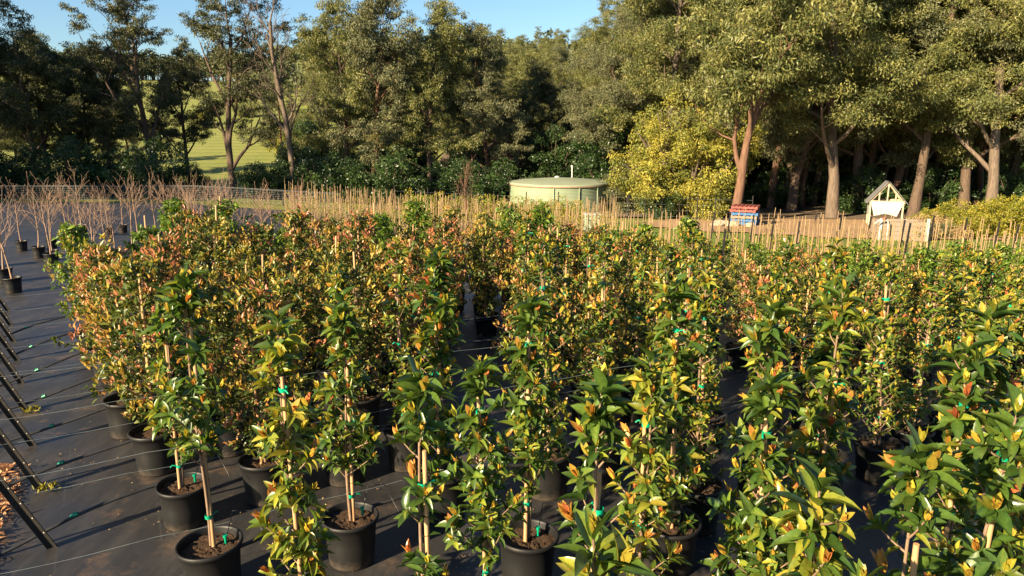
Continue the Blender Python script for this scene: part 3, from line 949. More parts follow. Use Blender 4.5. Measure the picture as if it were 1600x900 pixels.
ysh = [make_shrub("garden_shrub", 81 + k, 1.5, 1.15, 15, 9000, .10, .035, M_YSHRUB, M_BARK, .025, -.2, .8, .33, .03) for k in range(3)]
for k, (px, y, s, nm) in enumerate([(1493, 32.5, 1.0, "behind the grey garden flowers"), (1535, 31.5, .95, "directly in front of the thickest gum trunk"), (1560, 31, 1.1, "second from the right edge"),
                                (1605, 30.5, 1.25, "cut by the right edge of the photograph"), (1450, 33, .7, "right of the timber frame, smallest"), (1512, 30, .75, "low at the lawn's edge")]):
    tag(put(ysh[k % 3], px, y, s), "yellow green garden shrub " + nm, "shrub", "yellow green garden shrubs on the right")
dsh = [make_shrub("dry_garden_plant", 91 + k, .8, .6, 12, 2600, .10, .02, M_DRY, M_TWIG, .012, -.5, .8, .2, .03) for k in range(2)]
for k, (px, y, s, nm) in enumerate([(1410, 30.2, .9, "growing in the raised bed"), (1388, 31, .8, "below the plastic sheet"), (1438, 31, 1.0, "right of the raised bed"), (1468, 31.5, 1.1, "in the middle of the garden"),
                                (1500, 29.2, .7, "at the lawn's edge under the yellow shrubs"), (1450, 29, .7, "at the lawn's edge right of the raised bed")]):
    tag(put(dsh[k % 2], px, y, s), "dry straw coloured plant " + nm, "plant", "dry plants in the garden")
gsh = make_shrub("grey_garden_plant", 95, .8, .7, 10, 3000, .08, .03, M_EUCGREY, M_BARK, .015, -.2, .8, .25, .03)
for px, y, nm in [(1425, 28.8, "at the right end of the raised bed"), (1455, 30.2, "in the middle of the garden"), (1478, 30, "left of the yellow shrubs")]:
    tag(put(gsh, px, y, .85), "grey green garden plant " + nm, "plant", "grey green garden plants")
# rocks by the wattle
def make_rock(seed, s):
    r = np.random.default_rng(seed)
    import bmesh
    bm = bmesh.new(); bmesh.ops.create_icosphere(bm, subdivisions=3, radius=1)
    ph = r.uniform(0, 6, 9)
    for v in bm.verts:
        c = v.co
        k = 1 + .14 * math.sin(3 * c.x + ph[0]) + .12 * math.sin(4 * c.y + ph[1]) + .1 * math.sin(5 * c.z + ph[2]) + .05 * math.sin(9 * c.x + 7 * c.y + ph[3])
        v.co = Vector((c.x * k * s, c.y * k * s * .8, c.z * k * s * .6))
    me = bpy.data.meshes.new("rock"); bm.to_mesh(me); bm.free()
    me.materials.append(M_ROCK)
    o = bpy.data.objects.new("rock", me); COL.objects.link(o)
    return o
for k, (px, y, s, nm) in enumerate([(1128, 34.5, .38, "largest brown boulder at the wattle's foot"), (1143, 34.2, .28, "small brown boulder left of the pallets"), (1172, 34.0, .22, "small brown boulder under the pallets' corner"), (1120, 34, .25, "brown boulder left of the largest boulder")]):
    o = make_rock(200 + k, s); x, y, z = at_y(px, y); o.location = (x, y, z + s * .25)
    tag(o, nm, "rock", "boulders under the wattle")

# ------------------------------------------------------------------ netting fence on the left and tank fence
def wire_fence(name, pts, h, label, npost, mesh_rows, mesh_step, postmat, wr=.006, rail=True):
    root = empty(name, (pts[0][0], pts[0][1], H0(pts[0][0], pts[0][1])))
    o0 = np.array(root.location)
    P = []
    for i in range(npost + 1):
        t = i / npost * (len(pts) - 1); k = min(int(t), len(pts) - 2); f = t - k
        x = pts[k][0] * (1 - f) + pts[k + 1][0] * f; y = pts[k][1] * (1 - f) + pts[k + 1][1] * f
        P.append(np.array([x, y, H0(x, y)]) - o0)
    P = np.array(P)
    for p in P:
        g = G(); tube(g, [p + [0, 0, -.1], p + [0, 0, h + .08]], .03, 6); g.obj("fence_post", postmat, root)
    g = G()
    for k in range(mesh_rows):
        zz = h * (k + .5) / mesh_rows
        tube(g, P + [0, 0, zz], wr, 3, cap=False)
    L = np.linalg.norm(np.diff(P, axis=0), axis=1).sum(); m = int(L / mesh_step)
    for i in range(m):
        t = i / m * npost; k = int(t); f = t - k; p = P[k] * (1 - f) + P[k + 1] * f
        tube(g, [p + [0, 0, .02], p + [0, 0, h]], wr * .8, 3, cap=False)
    g.obj("wire_netting", M_WIRE, root)
    if rail:
        g = G(); tube(g, P + [0, 0, h], .035, 6); g.obj("top_rail", M_RAIL, root)
    tag(root, label, "fence")
wire_fence("netting_fence", [(-46, 38), (-31, 38), (-20, 38), (-9, 38.5)], .75, "wire netting fence with a grey top rail along the left back of the weed mat", 22, 8, .3, M_PICKET, .006)
wire_fence("tank_fence", [(-6, 37.5), (3, 38.5), (7.5, 38), (12, 36.5)], 1.25, "dark posted wire fence in front of the green tank", 16, 4, 1.0, M_PICKET, .004, False)

# ------------------------------------------------------------------ nursery plants
def make_pot(parent, rs=1.0):
    g = G()
    prof = [(0.0, 0.0), (.165, 0.0), (.172, .012), (.186, .18), (.194, .29), (.200, .298), (.204, .335), (.216, .337), (.220, .346), (.219, .362), (.212, .368), (.203, .364), (.199, .352),
            (.190, .30)]
    lathe(g, [(a * rs * .87, b * .9) for a, b in prof], 36)
    o = g.obj("pot", M_POT, parent)
    g = G(); r = np.random.default_rng(3)
    nr = 9; n = 28; V = [(0, 0, .292)]
    for i in range(1, nr + 1):
        for j in range(n):
            a = j * 2 * math.pi / n; q = .1705 * rs * i / nr
            V.append((q * math.cos(a), q * math.sin(a), 0.284 + r.normal() * .008 - .004 * (i == nr)))
    F3 = [(0, 1 + j, 1 + (j + 1) % n) for j in range(n)]
    F4 = [(1 + (i - 1) * n + j, 1 + i * n + j, 1 + i * n + (j + 1) % n, 1 + (i - 1) * n + (j + 1) % n) for i in range(1, nr) for j in range(n)]
    g.add(V, F3); g.F.append(np.array(F4)); g.M.append(np.zeros(len(F4), int))
    g.obj("potting_soil", M_SOIL, o)
    return o

POT_MESH = None
def pot_for(root):
    global POT_MESH
    if POT_MESH is None:
        POT_MESH = make_pot(root); return POT_MESH
    o = bpy.data.objects.new("pot", POT_MESH.data); COL.objects.link(o); o.parent = root
    s = bpy.data.objects.new("potting_soil", POT_MESH.children[0].data); COL.objects.link(s); s.parent = o
    return o

def stake(root, x, y, h, lean, r, rad=.0125, mat=None):
    g = G(); n = int(h / .04)
    t = np.linspace(0, 1, n)
    P = np.stack([x + lean[0] * t, y + lean[1] * t, .2 + (h - .2) * t], -1)
    ph = r.uniform(0, 1)
    node_ = np.clip(1 - np.abs(((P[:, 2] + ph) % .24) - .12) / .025, 0, 1)
    tube(g, P, rad * (1 - .2 * t) * (1 + .16 * node_), 8)
    return g.obj("stake", mat or M_BAMBOO, root)

def ties(root, hs, x, y, lean, h, r):
    for z in hs:
        g = G(); t = (z - .2) / (h - .2)
        c = np.array([x * .5 + lean[0] * t, y * .5 + lean[1] * t, z])
        a = np.linspace(0, 2 * math.pi, 15)
        P = np.stack([c[0] + .024 * np.cos(a), c[1] + .022 * np.sin(a), c[2] + .004 * np.sin(2 * a)], -1)
        g2 = G()
        n = 14
        V = np.concatenate([np.stack([c[0] + .023 * np.cos(a[:-1]), c[1] + .021 * np.sin(a[:-1]), np.full(n, z - .012)], -1),
                            np.stack([c[0] + .024 * np.cos(a[:-1]), c[1] + .022 * np.sin(a[:-1]), np.full(n, z + .012)], -1)])
        g2.add(V, [(j, (j + 1) % n, n + (j + 1) % n, n + j) for j in range(n)])
        tube(g2, [c + [.02, -.01, 0], c + [.045, -.02, .008], c + [.06, -.018, -.006]], .005, 4)
        g2.obj("tie", M_TIE, root)

def make_glossy(seed, Ht, stake_h, bare, full, tintb=0.0, nties=3, ls=.86, ts=1.0, nbr=40):
    """slender glossy-leaved sapling: bare stem low down, whorls of leaves on short side shoots, big top whorl"""
    r = np.random.default_rng(seed)
    root = empty("potted_sapling")
    pot_for(root)
    lean = r.normal(size=2) * .03
    stake(root, .018, -.012, stake_h, lean, r)
    g = G(); t = np.linspace(0, 1, 14)
    ph = r.uniform(0, 6)
    S = np.stack([lean[0] * t * 1.1 + .012 * np.sin(t * 7 + ph), lean[1] * t * 1.1 + .012 * np.cos(t * 6 + ph), .3 + (Ht - .3) * t], -1)
    tube(g, S, .011 * (1 - .65 * t), 6)
    gl = G()
    P = []; D = []; N = []; L = []; W = []; T = []; C = []
    def addleaf(p, d, up, l, w, tn, curl):
        P.append(p); D.append(d); N.append(up); L.append(l); W.append(w); T.append(tn); C.append(curl)
    def whorl(p, ax, k, l, spread, young, ysize=.5):
        _, u, w = frame_of(ax)
        a0 = r.uniform(0, 6)
        l = l * ls
        for j in range(k):
            a = a0 + j * 2.4
            sd = u * math.cos(a) + w * math.sin(a)
            s_ = spread * r.uniform(.7, 1.25)
            d = ax * math.cos(s_) + sd * math.sin(s_); d[2] -= .08
            ll = l * r.uniform(.7, 1.2)
            addleaf(p - ax * .045 * r.uniform(0, 1), d, ax * 1.0 - sd * .25 + np.array([0, 0, .45]), ll, ll * r.uniform(.34, .46), np.clip(abs(r.normal(.09, .13)) + tintb * r.uniform(0, 1), 0, .6), r.uniform(.3, 1.5))
        if young:
            for j in range(r.integers(4, 8)):
                a = a0 + 1 + j * 2.4
                sd = u * math.cos(a) + w * math.sin(a)
                s_ = r.uniform(.12, .5)
                d = ax * math.cos(s_) + sd * math.sin(s_) + np.array([0, 0, .55])
                ll = l * ysize * r.uniform(.5, 1.05)
                addleaf(p + ax * .01, d, -sd + ax * .2, ll, ll * .36, np.clip(young + r.normal(0, .10), .38, 1), r.uniform(-.3, .6))
    nb = int(nbr * full)
    gaps = [(r.uniform(.25, .85), r.uniform(.04, .07)) for _ in range(2)]
    for k in range(nb):
        f = (k + r.uniform(0, 1)) / nb
        if any(abs(f - a) < b for a, b in gaps) and r.uniform() < .85: continue
        z = bare + (Ht - .10 - bare) * f
        tt = (z - .3) / (Ht - .3)
        p0 = np.array([np.interp(tt, t, S[:, c]) for c in range(3)])
        az = k * 2.4 + r.uniform(-.4, .4)
        ln = r.uniform(.03, .26) * (1.35 - 1.0 * f ** .7) + .02
        ax = np.array([math.cos(az), math.sin(az), r.uniform(.5, 1.5)]); ax /= np.linalg.norm(ax)
        p1 = p0 + ax * ln
        tube(g, [p0, (p0 + p1) / 2 + [0, 0, -.006], p1], [.005, .004, .003], 4, cap=False)
        yng = 0
        q = r.uniform()
        if q < .78:
            yng = r.choice([.5, .6, .7, .8, .92], p=[.2, .22, .24, .22, .12])
        whorl(p1, ax, r.integers(5, 9), r.uniform(.08, .13), .86, yng, .85)
        if ln > .1:
            whorl((p0 + p1) / 2, ax, 3, .09, 1.1, 0)
        if ln > .19: whorl(p0 * .25 + p1 * .75, ax, 3, .085, 1.1, 0)
    # leaves straight off the stem
    ns = int(16 * full)
    for k in range(ns):
        f = r.uniform(0, 1); z = bare + (Ht - bare) * f; tt = (z - .3) / (Ht - .3)
        p0 = np.array([np.interp(tt, t, S[:, c]) for c in range(3)])
        az = r.uniform(0, 6.28); d = np.array([math.cos(az), math.sin(az), r.uniform(-.2, .5)])
        l = r.uniform(.085, .13); addleaf(p0, d, np.array([0, 0, 1.0]), l, l * .36, abs(r.normal(.08, .1)), r.uniform(.3, 1.4))
    top = S[-1]
    whorl(top - [0, 0, .11], np.array([0, 0, 1.0]), 5, .155 * ts, 1.2, 0)
    whorl(top - [0, 0, .04], np.array([0, 0, 1.0]), 5, .165 * ts, .9, 0)
    whorl(top, np.array([lean[0], lean[1], 1.0]), 2, .15 * ts, .45, .58, .5)
    leaves(gl, P, D, N, L, W, T, LEAF_HI, 0, C)
    g.obj("stem", M_STEM, root)
    gl.obj("foliage", M_GLOSSY, root)
    ties(root, np.linspace(.5, stake_h - .12, nties) + r.uniform(-.06, .06, nties), .018, -.012, lean, stake_h, r)
    reg(root)
    return root

def make_bushy(seed, Ht, rad, nleaf, leafm, young, L=.062, droop=.1, low=.42, tip=.5):
    r = np.random.default_rng(seed)
    root = empty("potted_bush")
    pot_for(root)
    lean = r.normal(size=2) * .03
    stake(root, .018, -.012, Ht * r.uniform(.9, 1.14), lean, r)
    g = G(); t = np.linspace(0, 1, 10)
    S = np.stack([lean[0] * t + .015 * np.sin(t * 7), lean[1] * t + .015 * np.cos(t * 6), .3 + (Ht - .3) * t], -1)
    tube(g, S, .013 * (1 - .7 * t), 5)
    gl = G()
    nb = 46
    Ps = []; Ax = []; Fr = []
    for k in range(nb):
        f = (k + r.uniform(0, 1)) / nb
        z = low + (Ht - .05 - low) * f; tt = (z - .3) / (Ht - .3)
        p0 = np.array([np.interp(tt, t, S[:, c]) for c in range(3)])
        az = k * 2.4 + r.uniform(-.4, .4)
        prof = (math.sin(math.pi * min(1, .18 + .82 * f)) ** .55) if f < .97 else .3
        ln = rad * prof * r.uniform(.55, 1.15) + .04
        ax = np.array([math.cos(az), math.sin(az), r.uniform(.4, 1.0)]); ax /= np.linalg.norm(ax)
        p1 = p0 + ax * ln + [0, 0, -droop * ln]
        pm = (p0 + p1) / 2 + [0, 0, .02]
        tube(g, [p0, pm, p1], [.005, .004, .002], 3, cap=False)
        for q in np.linspace(.3, 1, 5):
            Ps.append(p0 * (1 - q) + p1 * q + r.normal(size=3) * .03); Ax.append(ax); Fr.append(q)
    Ps = np.array(Ps); Ax = np.array(Ax); Fr = np.array(Fr)
    k = nleaf
    w = r.integers(0, len(Ps), k)
    P = Ps[w] + r.normal(size=(k, 3)) * .022
    D = Ax[w] * .55 + rdir(k, r) * .8; D[:, 2] += .15 - droop * 2
    N = np.array([0, 0, .9]) + rdir(k, r) * .7
    fr = Fr[w]
    age = np.clip(np.abs(r.normal(.11, .13, k)), 0, .5)
    site_y = (r.uniform(0, 1, len(Ps)) < tip * .8) & (Fr > .6)
    site_t = np.clip(r.normal(young - .04, .15, len(Ps)), .36, 1)
    isy = site_y[w] & (r.uniform(0, 1, k) < .75)
    tint = np.where(isy, np.clip(site_t[w] + r.normal(0, .05, k), .33, 1), age)
    D = np.where(isy[:, None], D * .6 + np.array([0, 0, .7]), D)
    l = L * .9 * r.uniform(.6, 1.35, k) * np.where(isy, .85, 1)
    leaves(gl, P, D, N, l, l * r.uniform(.36, .48, k), tint, LEAF_MD, 0, r.uniform(.2, 1.3, k))
    # extra young shoots standing out of the surface
    g.obj("stem", M_STEM, root)
    gl.obj("foliage", leafm, root)
    ties(root, [.6 + r.uniform(-.05, .1), .95 + r.uniform(-.05, .05)], .018, -.012, lean, Ht, r)
    reg(root)
    return root

glossy = [make_glossy(300 + k, Ht, sh, bare, full, tb) for k, (Ht, sh, bare, full, tb) in enumerate(
    [(1.92, 1.66, .80, 1.15, .05), (1.90, 1.62, .30, 1.7, .35), (1.80, 1.70, .56, 1.3, .1), (1.90, 1.55, .32, 1.25, .05), (1.82, 1.66, .30, 1.6, .15), (1.94, 1.60, .30, 1.6, .3), (1.78, 1.60, .56, 1.3, .1), (1.86, 1.58, .30, 1.7, .25)])]
bushy = [make_bushy(330 + k, Ht, rd, nl, M_BUSHY, yg, .066, .05, .34, tp) for k, (Ht, rd, nl, yg, tp) in enumerate(
    [(1.55, .36, 1900, .66, .7), (1.62, .40, 2200, .80, .95), (1.5, .38, 2000, .62, .8), (1.6, .34, 1900, .90, 1.0), (1.45, .40, 2100, .76, .95), (1.58, .36, 2000, .68, .85)])]
greeny = [make_bushy(350 + k, Ht, rd, nl, M_GREEN, yg, .075, .25, .5, tp) for k, (Ht, rd, nl, yg, tp) in enumerate(
    [(1.62, .36, 1500, .7, .3), (1.7, .34, 1500, .85, .4), (1.55, .36, 1500, .6, .3)])]

PLACED = []
def plant(proto, x, y, label, group, s=1.0, rz=None, tilt=0.02, cat="sapling"):
    o = use(proto)
    o.location = (x, y, H0(x, y) + .004)
    o.rotation_euler = (random.gauss(0, tilt), random.gauss(0, tilt), random.uniform(0, 6.28) if rz is None else rz)
    o.scale = (s, s, s)
    tag(o, label, cat, group)
    PLACED.append((x, y))
    return o

glossy_mid = [make_glossy(380 + k, Ht, sh, bare, full, tb * .6, 3, .62, .8, 66) for k, (Ht, sh, bare, full, tb) in enumerate(
    [(1.80, 1.70, .34, 1.35, .3), (1.88, 1.62, .28, 1.45, .5), (1.72, 1.66, .30, 1.5, .4), (1.84, 1.74, .36, 1.3, .2), (1.76, 1.58, .28, 1.5, .55), (1.90, 1.68, .34, 1.4, .4)])]
GF = "glossy staked saplings in the front rows"
FRONT = [  # x, y, variant, scale
    (-1.80, 3.93, 0, 1.0, "sapling with a long bare stem in the front left pot, big leaves at its top"),
    (-1.10, 3.40, 1, .97, "leafy sapling with yellow young leaves low down, left of the open pot"),
    (-1.04, 4.26, 2, .96, "sapling standing in the open pot with plain soil left of centre"),
    (-0.38, 2.78, 3, .95, "glossy dark sapling with broad leaves and thick pale stake at the bottom centre"),
    (-0.50, 4.85, 4, 1.05, "tall dark sapling just behind the centre one, rising above its neighbours"),
    (0.09, 4.02, 6, 1.0, "sapling with two short canes in the front pot right of centre"),
    (0.28, 2.42, 3, .98, "glossy sapling with upright new leaves right of the two cane pot"),
    (0.25, 1.62, 5, .92, "nearest sapling at the bottom right of centre, only its bright leafy top in view"),
    (1.00, 4.20, 4, 1.02, "dense narrow column of a sapling with a red tipped lower skirt"),
    (0.80, 1.88, 1, .93, "near sapling with huge smooth leaves at the bottom, left of the red tipped one"),
    (1.30, 3.55, 7, 1.0, "sapling with coppery young leaves at mid height, right of the narrow column"),
    (0.98, 1.75, 5, .80, "low near sapling with bright red new leaves at the bottom right"),
    (1.28, 2.08, 3, .95, "near sapling with drooping dark leaves and its cane showing, right of the red tipped one"),
    (1.65, 2.36, 2, .99, "near sapling tied to a leaning thick cane at the right edge"),
    (1.58, 3.60, 5, 1.0, "full sapling behind the near ones, with a tall leafy top"),
    (2.05, 3.10, 4, .98, "full sapling behind the leaning cane at the right"),
    (2.35, 3.45, 7, 1.0, "sapling cut by the right edge of the photograph"),
    (-2.32, 4.72, 2, .92, "bushy sapling with twin stems in the second pot along the left edge"),
    (0.62, 3.12, 1, .9, "narrow sapling half hidden behind the upright new leaved one at right of centre"),
    (1.12, 2.92, 6, .95, "sapling with a bare lower stem between the coppery leaved and the nearest ones"),
    (1.98, 2.55, 1, .95, "yellow tipped sapling just right of the leaning cane sapling"),
    (1.82, 4.10, 7, 1.0, "leafy sapling behind the tall topped one at the right"),
    (-0.12, 3.42, 6, .9, "short sapling between the centre one and the two cane pot"),
    (1.75, 1.80, 5, .9, "lowest sapling in the bottom right corner, mostly out of the photograph"),
]
for (x, y, v, s, lab) in FRONT:
    plant(glossy[v], x, y, lab, GF, s)

# the block: rows run along A, rows follow each other along B
A = np.array([.88, .475]); A /= np.linalg.norm(A)
B = np.array([-.57, .80]); B /= np.linalg.norm(B)
P0 = np.array([-1.80, 4.04])
ordn = ["third", "fourth", "fifth", "sixth", "seventh", "eighth", "ninth"]
back = [(-5.6, 9.0), (-2.5, 12.0), (0.0, 14.2), (4.0, 12.8), (9.5, 11.2), (16, 10)]
def back_y(x):
    return np.interp(x, [p[0] for p in back], [p[1] for p in back])
def gap(x, y):
    # two walking lanes left between the rows
    for (xa, ya, xb, yb) in [(-.30, 5.6, -.72, 13.2), (2.0, 6.5, 3.6, 12.0)]:
        if ya < y < yb:
            xm = xa + (xb - xa) * (y - ya) / (yb - ya)
            if abs(x - xm) < .13: return True
    return False
edge_n = 0
for j in range(-1, 16):
    for i in range(0, 33):
        p = P0 + B * .94 * j + A * .58 * i
        q = p + rng.normal(0, .05, 2)
        x, y = q
        if y > back_y(x) or y < (2.75 if x < .45 else 2.3) or (x < .3 and y < 4.6) or x < -5.7 or x > 0.95 * y + 1.2:
            continue
        if any((x - a) ** 2 + (y - b) ** 2 < .31 ** 2 for a, b in PLACED): continue
        if gap(x, y): continue
        d = math.hypot(x, y)
        edge = (i == 0)
        back_d = back_y(x) - y
        sh = 1.0 - .26 * max(0, min(1, (x + 0.5) / 4)) * min(1, max(0, (y - 5.5) / 4))
        bsh = 1.0 - .14 * min(1, max(0, (y - 6.5) / 5))
        rnd = rng.uniform()
        left = x < -.5 - .0 * y
        if y < 6.3 and not (x < -1.6):
            plant(glossy_mid[rng.integers(6)], x, y, "glossy staked sapling in the second ranks, behind the front row pots", "glossy saplings behind the front row", sh * rng.uniform(.92, 1.06))
        elif edge:
            lab = "orange tipped bushy sapling in the %s pot along the open left edge" % ordn[min(edge_n, 6)]
            edge_n += 1
            v = greeny[1] if edge_n >= 5 else bushy[edge_n % 6]
            if edge_n >= 5: lab = "bright green drooping sapling in the %s pot along the open left edge" % ordn[min(edge_n - 1, 6)]
            plant(v, x, y, lab, "saplings along the open left edge", bsh * rng.uniform(.97, 1.06))
        elif back_d < 2.6 and rnd < .5:
            plant(greeny[rng.integers(3)], x, y, "fresh green leafy sapling in the rear rows of the block", "green saplings at the back of the block", bsh * min(1, sh + .1) * rng.uniform(.92, 1.3))
        elif x > 3.5 and rnd > .88:
            plant(greeny[rng.integers(3)], x, y, "bright yellow green fine leaved sapling amid the right hand rows", "yellow green saplings on the right", sh * rng.uniform(.95, 1.1))
        elif not left and rnd < .50 and y < 9.5:
            plant(glossy_mid[rng.integers(6)], x, y, "glossy upright sapling amid bushy ones in the right half of the block", "glossy saplings in the right half", sh * rng.uniform(.92, 1.08))
        else:
            if left:
                plant(bushy[rng.integers(6)], x, y, "bushy red tipped sapling packed into the left half of the block", "bushy saplings in the left half", bsh * rng.uniform(.9, 1.2))
            else:
                plant(bushy[rng.integers(6)], x, y, "bushy red tipped sapling packed into the right half of the block", "bushy saplings in the right half", sh * rng.uniform(.9, 1.05))
print("plants", len(PLACED))

# ------------------------------------------------------------------ row posts, wires, hoses
def make_picket():
    root = empty("row_post")
    g = G()
    d = np.array([-.34, -.18, .92]); d /= np.linalg.norm(d)
    _, u, w = frame_of(d)
    for k in range(3):
        a = k * 2 * math.pi / 3 + .4
        s = u * math.cos(a) + w * math.sin(a); tt = np.cross(d, s)
        box(g, d * .68 + s * .016, (.006, .036, 1.56), axes=np.array([tt, s, d]))
    g.obj("steel_post", M_PICKET, root, False)
    g = G()
    for k in range(10):
        c = d * (.15 + .13 * k); a = .4 + 2 * math.pi / 3 * 2
        s = u * math.cos(a) + w * math.sin(a); tt = np.cross(d, s)
        for sg in (-1, 1):
            box(g, c + s * .022 + tt * .004 * sg, (.002, .008, .008), axes=np.array([tt, s, d]))
    g.obj("punched_holes", M_HOLE, root, False)
    reg(root)
    return root
picket = make_picket()
row_names = ["nearest", "second nearest", "third", "fourth", "fifth", "sixth", "seventh", "eighth", "ninth"]
for j in range(0, 9):
    base = np.array([-3.07, 4.41]) + np.array([-.575, .80]) * (j - 0) * 1.0
    o = use(picket); o.location = (base[0], base[1], H0(*base) - .02); o.rotation_euler = (0, 0, random.uniform(-.06, .06))
    tag(o, "black steel post leaning outward, %s along the left edge of the mat" % row_names[j], "post", "leaning row posts on the left")
def line_pts(start, length, z, sag=.03, n=40, wob=0.0, up=None):
    t = np.linspace(0, 1, n)
    xy = start[None] + A[None] * (t * length)[:, None]
    zz = np.array([H0(a, b) for a, b in xy]) + z - sag * np.abs(np.sin(t * math.pi * 8))
    return np.stack([xy[:, 0], xy[:, 1], zz], -1), t
for j in range(-1, 8):
    base = np.array([-3.07, 4.41]) + np.array([-.575, .80]) * (j)
    for (z, nm, zs) in ((.42, "lower", .12), (.95, "upper", .5)):
        if nm == "upper" and j > 1: continue
        L_ = 6.5 + (0 if j < 1 else 2.5)
        start = base - A * .35
        P, t = line_pts(start, L_, z, .015)
        ramp_ = np.clip(t * L_ / 1.1, 0, 1)
        P[:, 2] = P[:, 2]
        g = G(); tube(g, P, .0013, 4)
        tag(g.obj("trellis_wire", M_WIRE), "%s thin wire strung along the %s row of pots" % (nm, "front" if j < 0 else row_names[j]), "wire", "wires strung along the rows")
def make_hose(j):
    base = np.array([-3.07, 4.41]) + np.array([-.575, .80]) * j
    start = base - A * .30 + B * .12 if j >= 0 else base + A * .05
    root = empty("irrigation_hose", (start[0], start[1], H0(*start)))
    t = np.linspace(0, 1, 60); L_ = 5.2
    s = t * L_
    r = np.random.default_rng(500 + j)
    z = .02 + .33 * (1 - np.exp(-(s / .9) ** 1.4)) + .02 * np.sin(s * 4 + j) - .07 * np.sin(np.clip(s - 1.2, 0, 9) * 2.2) ** 2
    lat = .05 * np.sin(s * 1.6 + j) - .10 * np.exp(-s)
    P = np.stack([A[0] * s + B[0] * lat, A[1] * s + B[1] * lat, z], -1)
    g = G(); tube(g, P, .0125, 8); g.obj("tubing", M_HOSE, root)
    g = G(); c = P[5]; tube(g, [c - [.02, 0, .005], c + [.02, .01, .02]], .015, 8); tube(g, [c, c + [0, 0, .03]], .008, 6); g.obj("green_valve", M_TEAL, root)
    g = G(); tube(g, [P[0] - np.array([A[0] * .14, A[1] * .14, .0]), P[0]], .02, 8); g.obj("coupling", M_GREYP, root)
    g = G(); tube(g, [P[0] - np.array([A[0] * .2, A[1] * .2, -.03]), P[0] - np.array([A[0] * .14, A[1] * .14, -.02])], .026, 8); g.obj("red_cap", M_REDP, root)
    tag(root, "black irrigation hose arching in to the %s row of pots" % ("front" if j < 0 else row_names[j]), "hose", "irrigation hoses")
for j in range(-1, 7):
    make_hose(j)
# thin drip lines with green spikes, in the front pots
for k, (x, y, nm) in enumerate([(-1.80, 3.93, "front left pot"), (-2.32, 4.72, "second left edge pot"), (-1.04, 4.26, "open pot left of centre"), (0.09, 4.02, "two cane pot")]):
    root = empty("drip_line", (x, y, .004))
    g = G(); tube(g, [(.07, .05, .30), (.10, .12, .46), (.2, .16, .44), (.27, .14, .30), (.30, .1, .28)], .0028, 5); g.obj("thin_tube", M_HOSE, root)
    g = G(); tube(g, [(.07, .05, .28), (.07, .05, .335)], .008, 6); tube(g, [(.07, .05, .325), (.07, .05, .34)], .014, 8); g.obj("dripper", M_TEAL, root)
    tag(root, "thin black drip line with a green dripper in the " + nm, "drip line", "drip lines")
# weeds at the post feet
def make_tuft(seed, n, L, W, mat, name):
    r = np.random.default_rng(seed)
    g = G(); P = np.concatenate([r.normal(size=(n, 2)) * .03, np.zeros((n, 1))], 1)
    D = rdir(n, r); D[:, 2] = np.abs(D[:, 2]) * .9 + .25
    leaves(g, P + D * .01, D, rdir(n, r) + [0, 0, .5], L * r.uniform(.6, 1.2, n), W, r.uniform(.3, 1, n), LEAF_MD, 0, r.uniform(.3, 1.5, n))
    return g.obj(name, mat)
for k, (j, nm) in enumerate([(1, "second nearest"), (3, "fourth")]):
    b = np.array([-3.07, 4.41]) + np.array([-.575, .80]) * j
    o = make_tuft(600 + k, 45, .055, .012, M_YSHRUB, "weed"); o.location = (b[0] + .06, b[1] - .03, .006)
    tag(o, "small yellow green weed at the foot of the %s leaning post" % nm, "weed", "weeds at the post feet")

# ------------------------------------------------------------------ bare potted trees behind the block
def make_bare(seed, Ht, first):
    r = np.random.default_rng(seed)
    root = empty("bare_potted_tree")
    pot_for(root)
    g = G(); ends = []
    cfg = dict(depth=3, kids=[7, 3, 2], start=[.36, .2, .2], spread=[.7, .5, .5], len=[.62, .34, .2], rk=[.5, .6, .6], wig=[.06, .08, .1, .1], up=[.03, .09, .06, .05], sides=[7, 5, 4, 3], rmin=.0035)
    grow(g, r, (0, 0, .28), (r.normal() * .05, r.normal() * .05, 1), Ht, .019, 0, cfg, ends)
    g.obj("branches", M_TWIG, root)
    reg(root); return root
bare = [make_bare(700 + k, 1.35, 0) for k in range(4)]
GB = "bare deciduous trees in pots"
def bare_at(k, x, y, s, lab, grp):
    s *= .8
    o = use(bare[k]); o.location = (x, y, H0(x, y) + .004); o.rotation_euler = (0, 0, random.uniform(0, 6)); o.scale = (s, s, s)
    tag(o, lab, "bare tree", grp)
for k, (px, y, s, lab) in enumerate([(8, 12.9, 1.0, "bare branched tree in a pot, nearest at the left edge"), (22, 12.1, .98, "bare tree in the closest black pot at the left edge, below the others"),
                                    (62, 15.5, .92, "bare tree in a black pot, third from the left edge"), (82, 14.6, .95, "tall thin bare tree just left of the leafy block"), (-12, 14.4, 1.0, "bare tree whose crown is cut by the left edge"), (35, 16.4, .85, "small bare tree farther back between the left pots")]):
    x, y, z = at_y(px, y); bare_at(k % 4, x, y, s, lab, GB + " at the left")
cnt = 0
for j in range(4):
    for px in range(80, 500, 21):
        y = 13.2 + j * 1.9 + (px - 95) * .012 + random.uniform(-.4, .4)
        if px < 120 and j < 1: continue
        x, y, z = at_y(px + random.uniform(-12, 12) + (j % 2) * 14, y)
        if y < back_y(x) + .7: continue
        if random.random() < .38: continue
        bare_at(random.randrange(4), x, y, random.uniform(.78, 1.0), "bare twiggy potted tree in the ranks behind the left of the leafy block", "bare potted trees behind the left of the block"); cnt += 1
for k in range(18):
    px = random.uniform(500, 900); y = random.uniform(15.6, 20)
    x, y, z = at_y(px, y)
    if y < back_y(x) + .7: continue
    bare_at(random.randrange(4), x, y, random.uniform(.6, .85), "short bare potted tree between the leafy block and the stakes in the middle", "bare potted trees behind the middle of the block"); cnt += 1
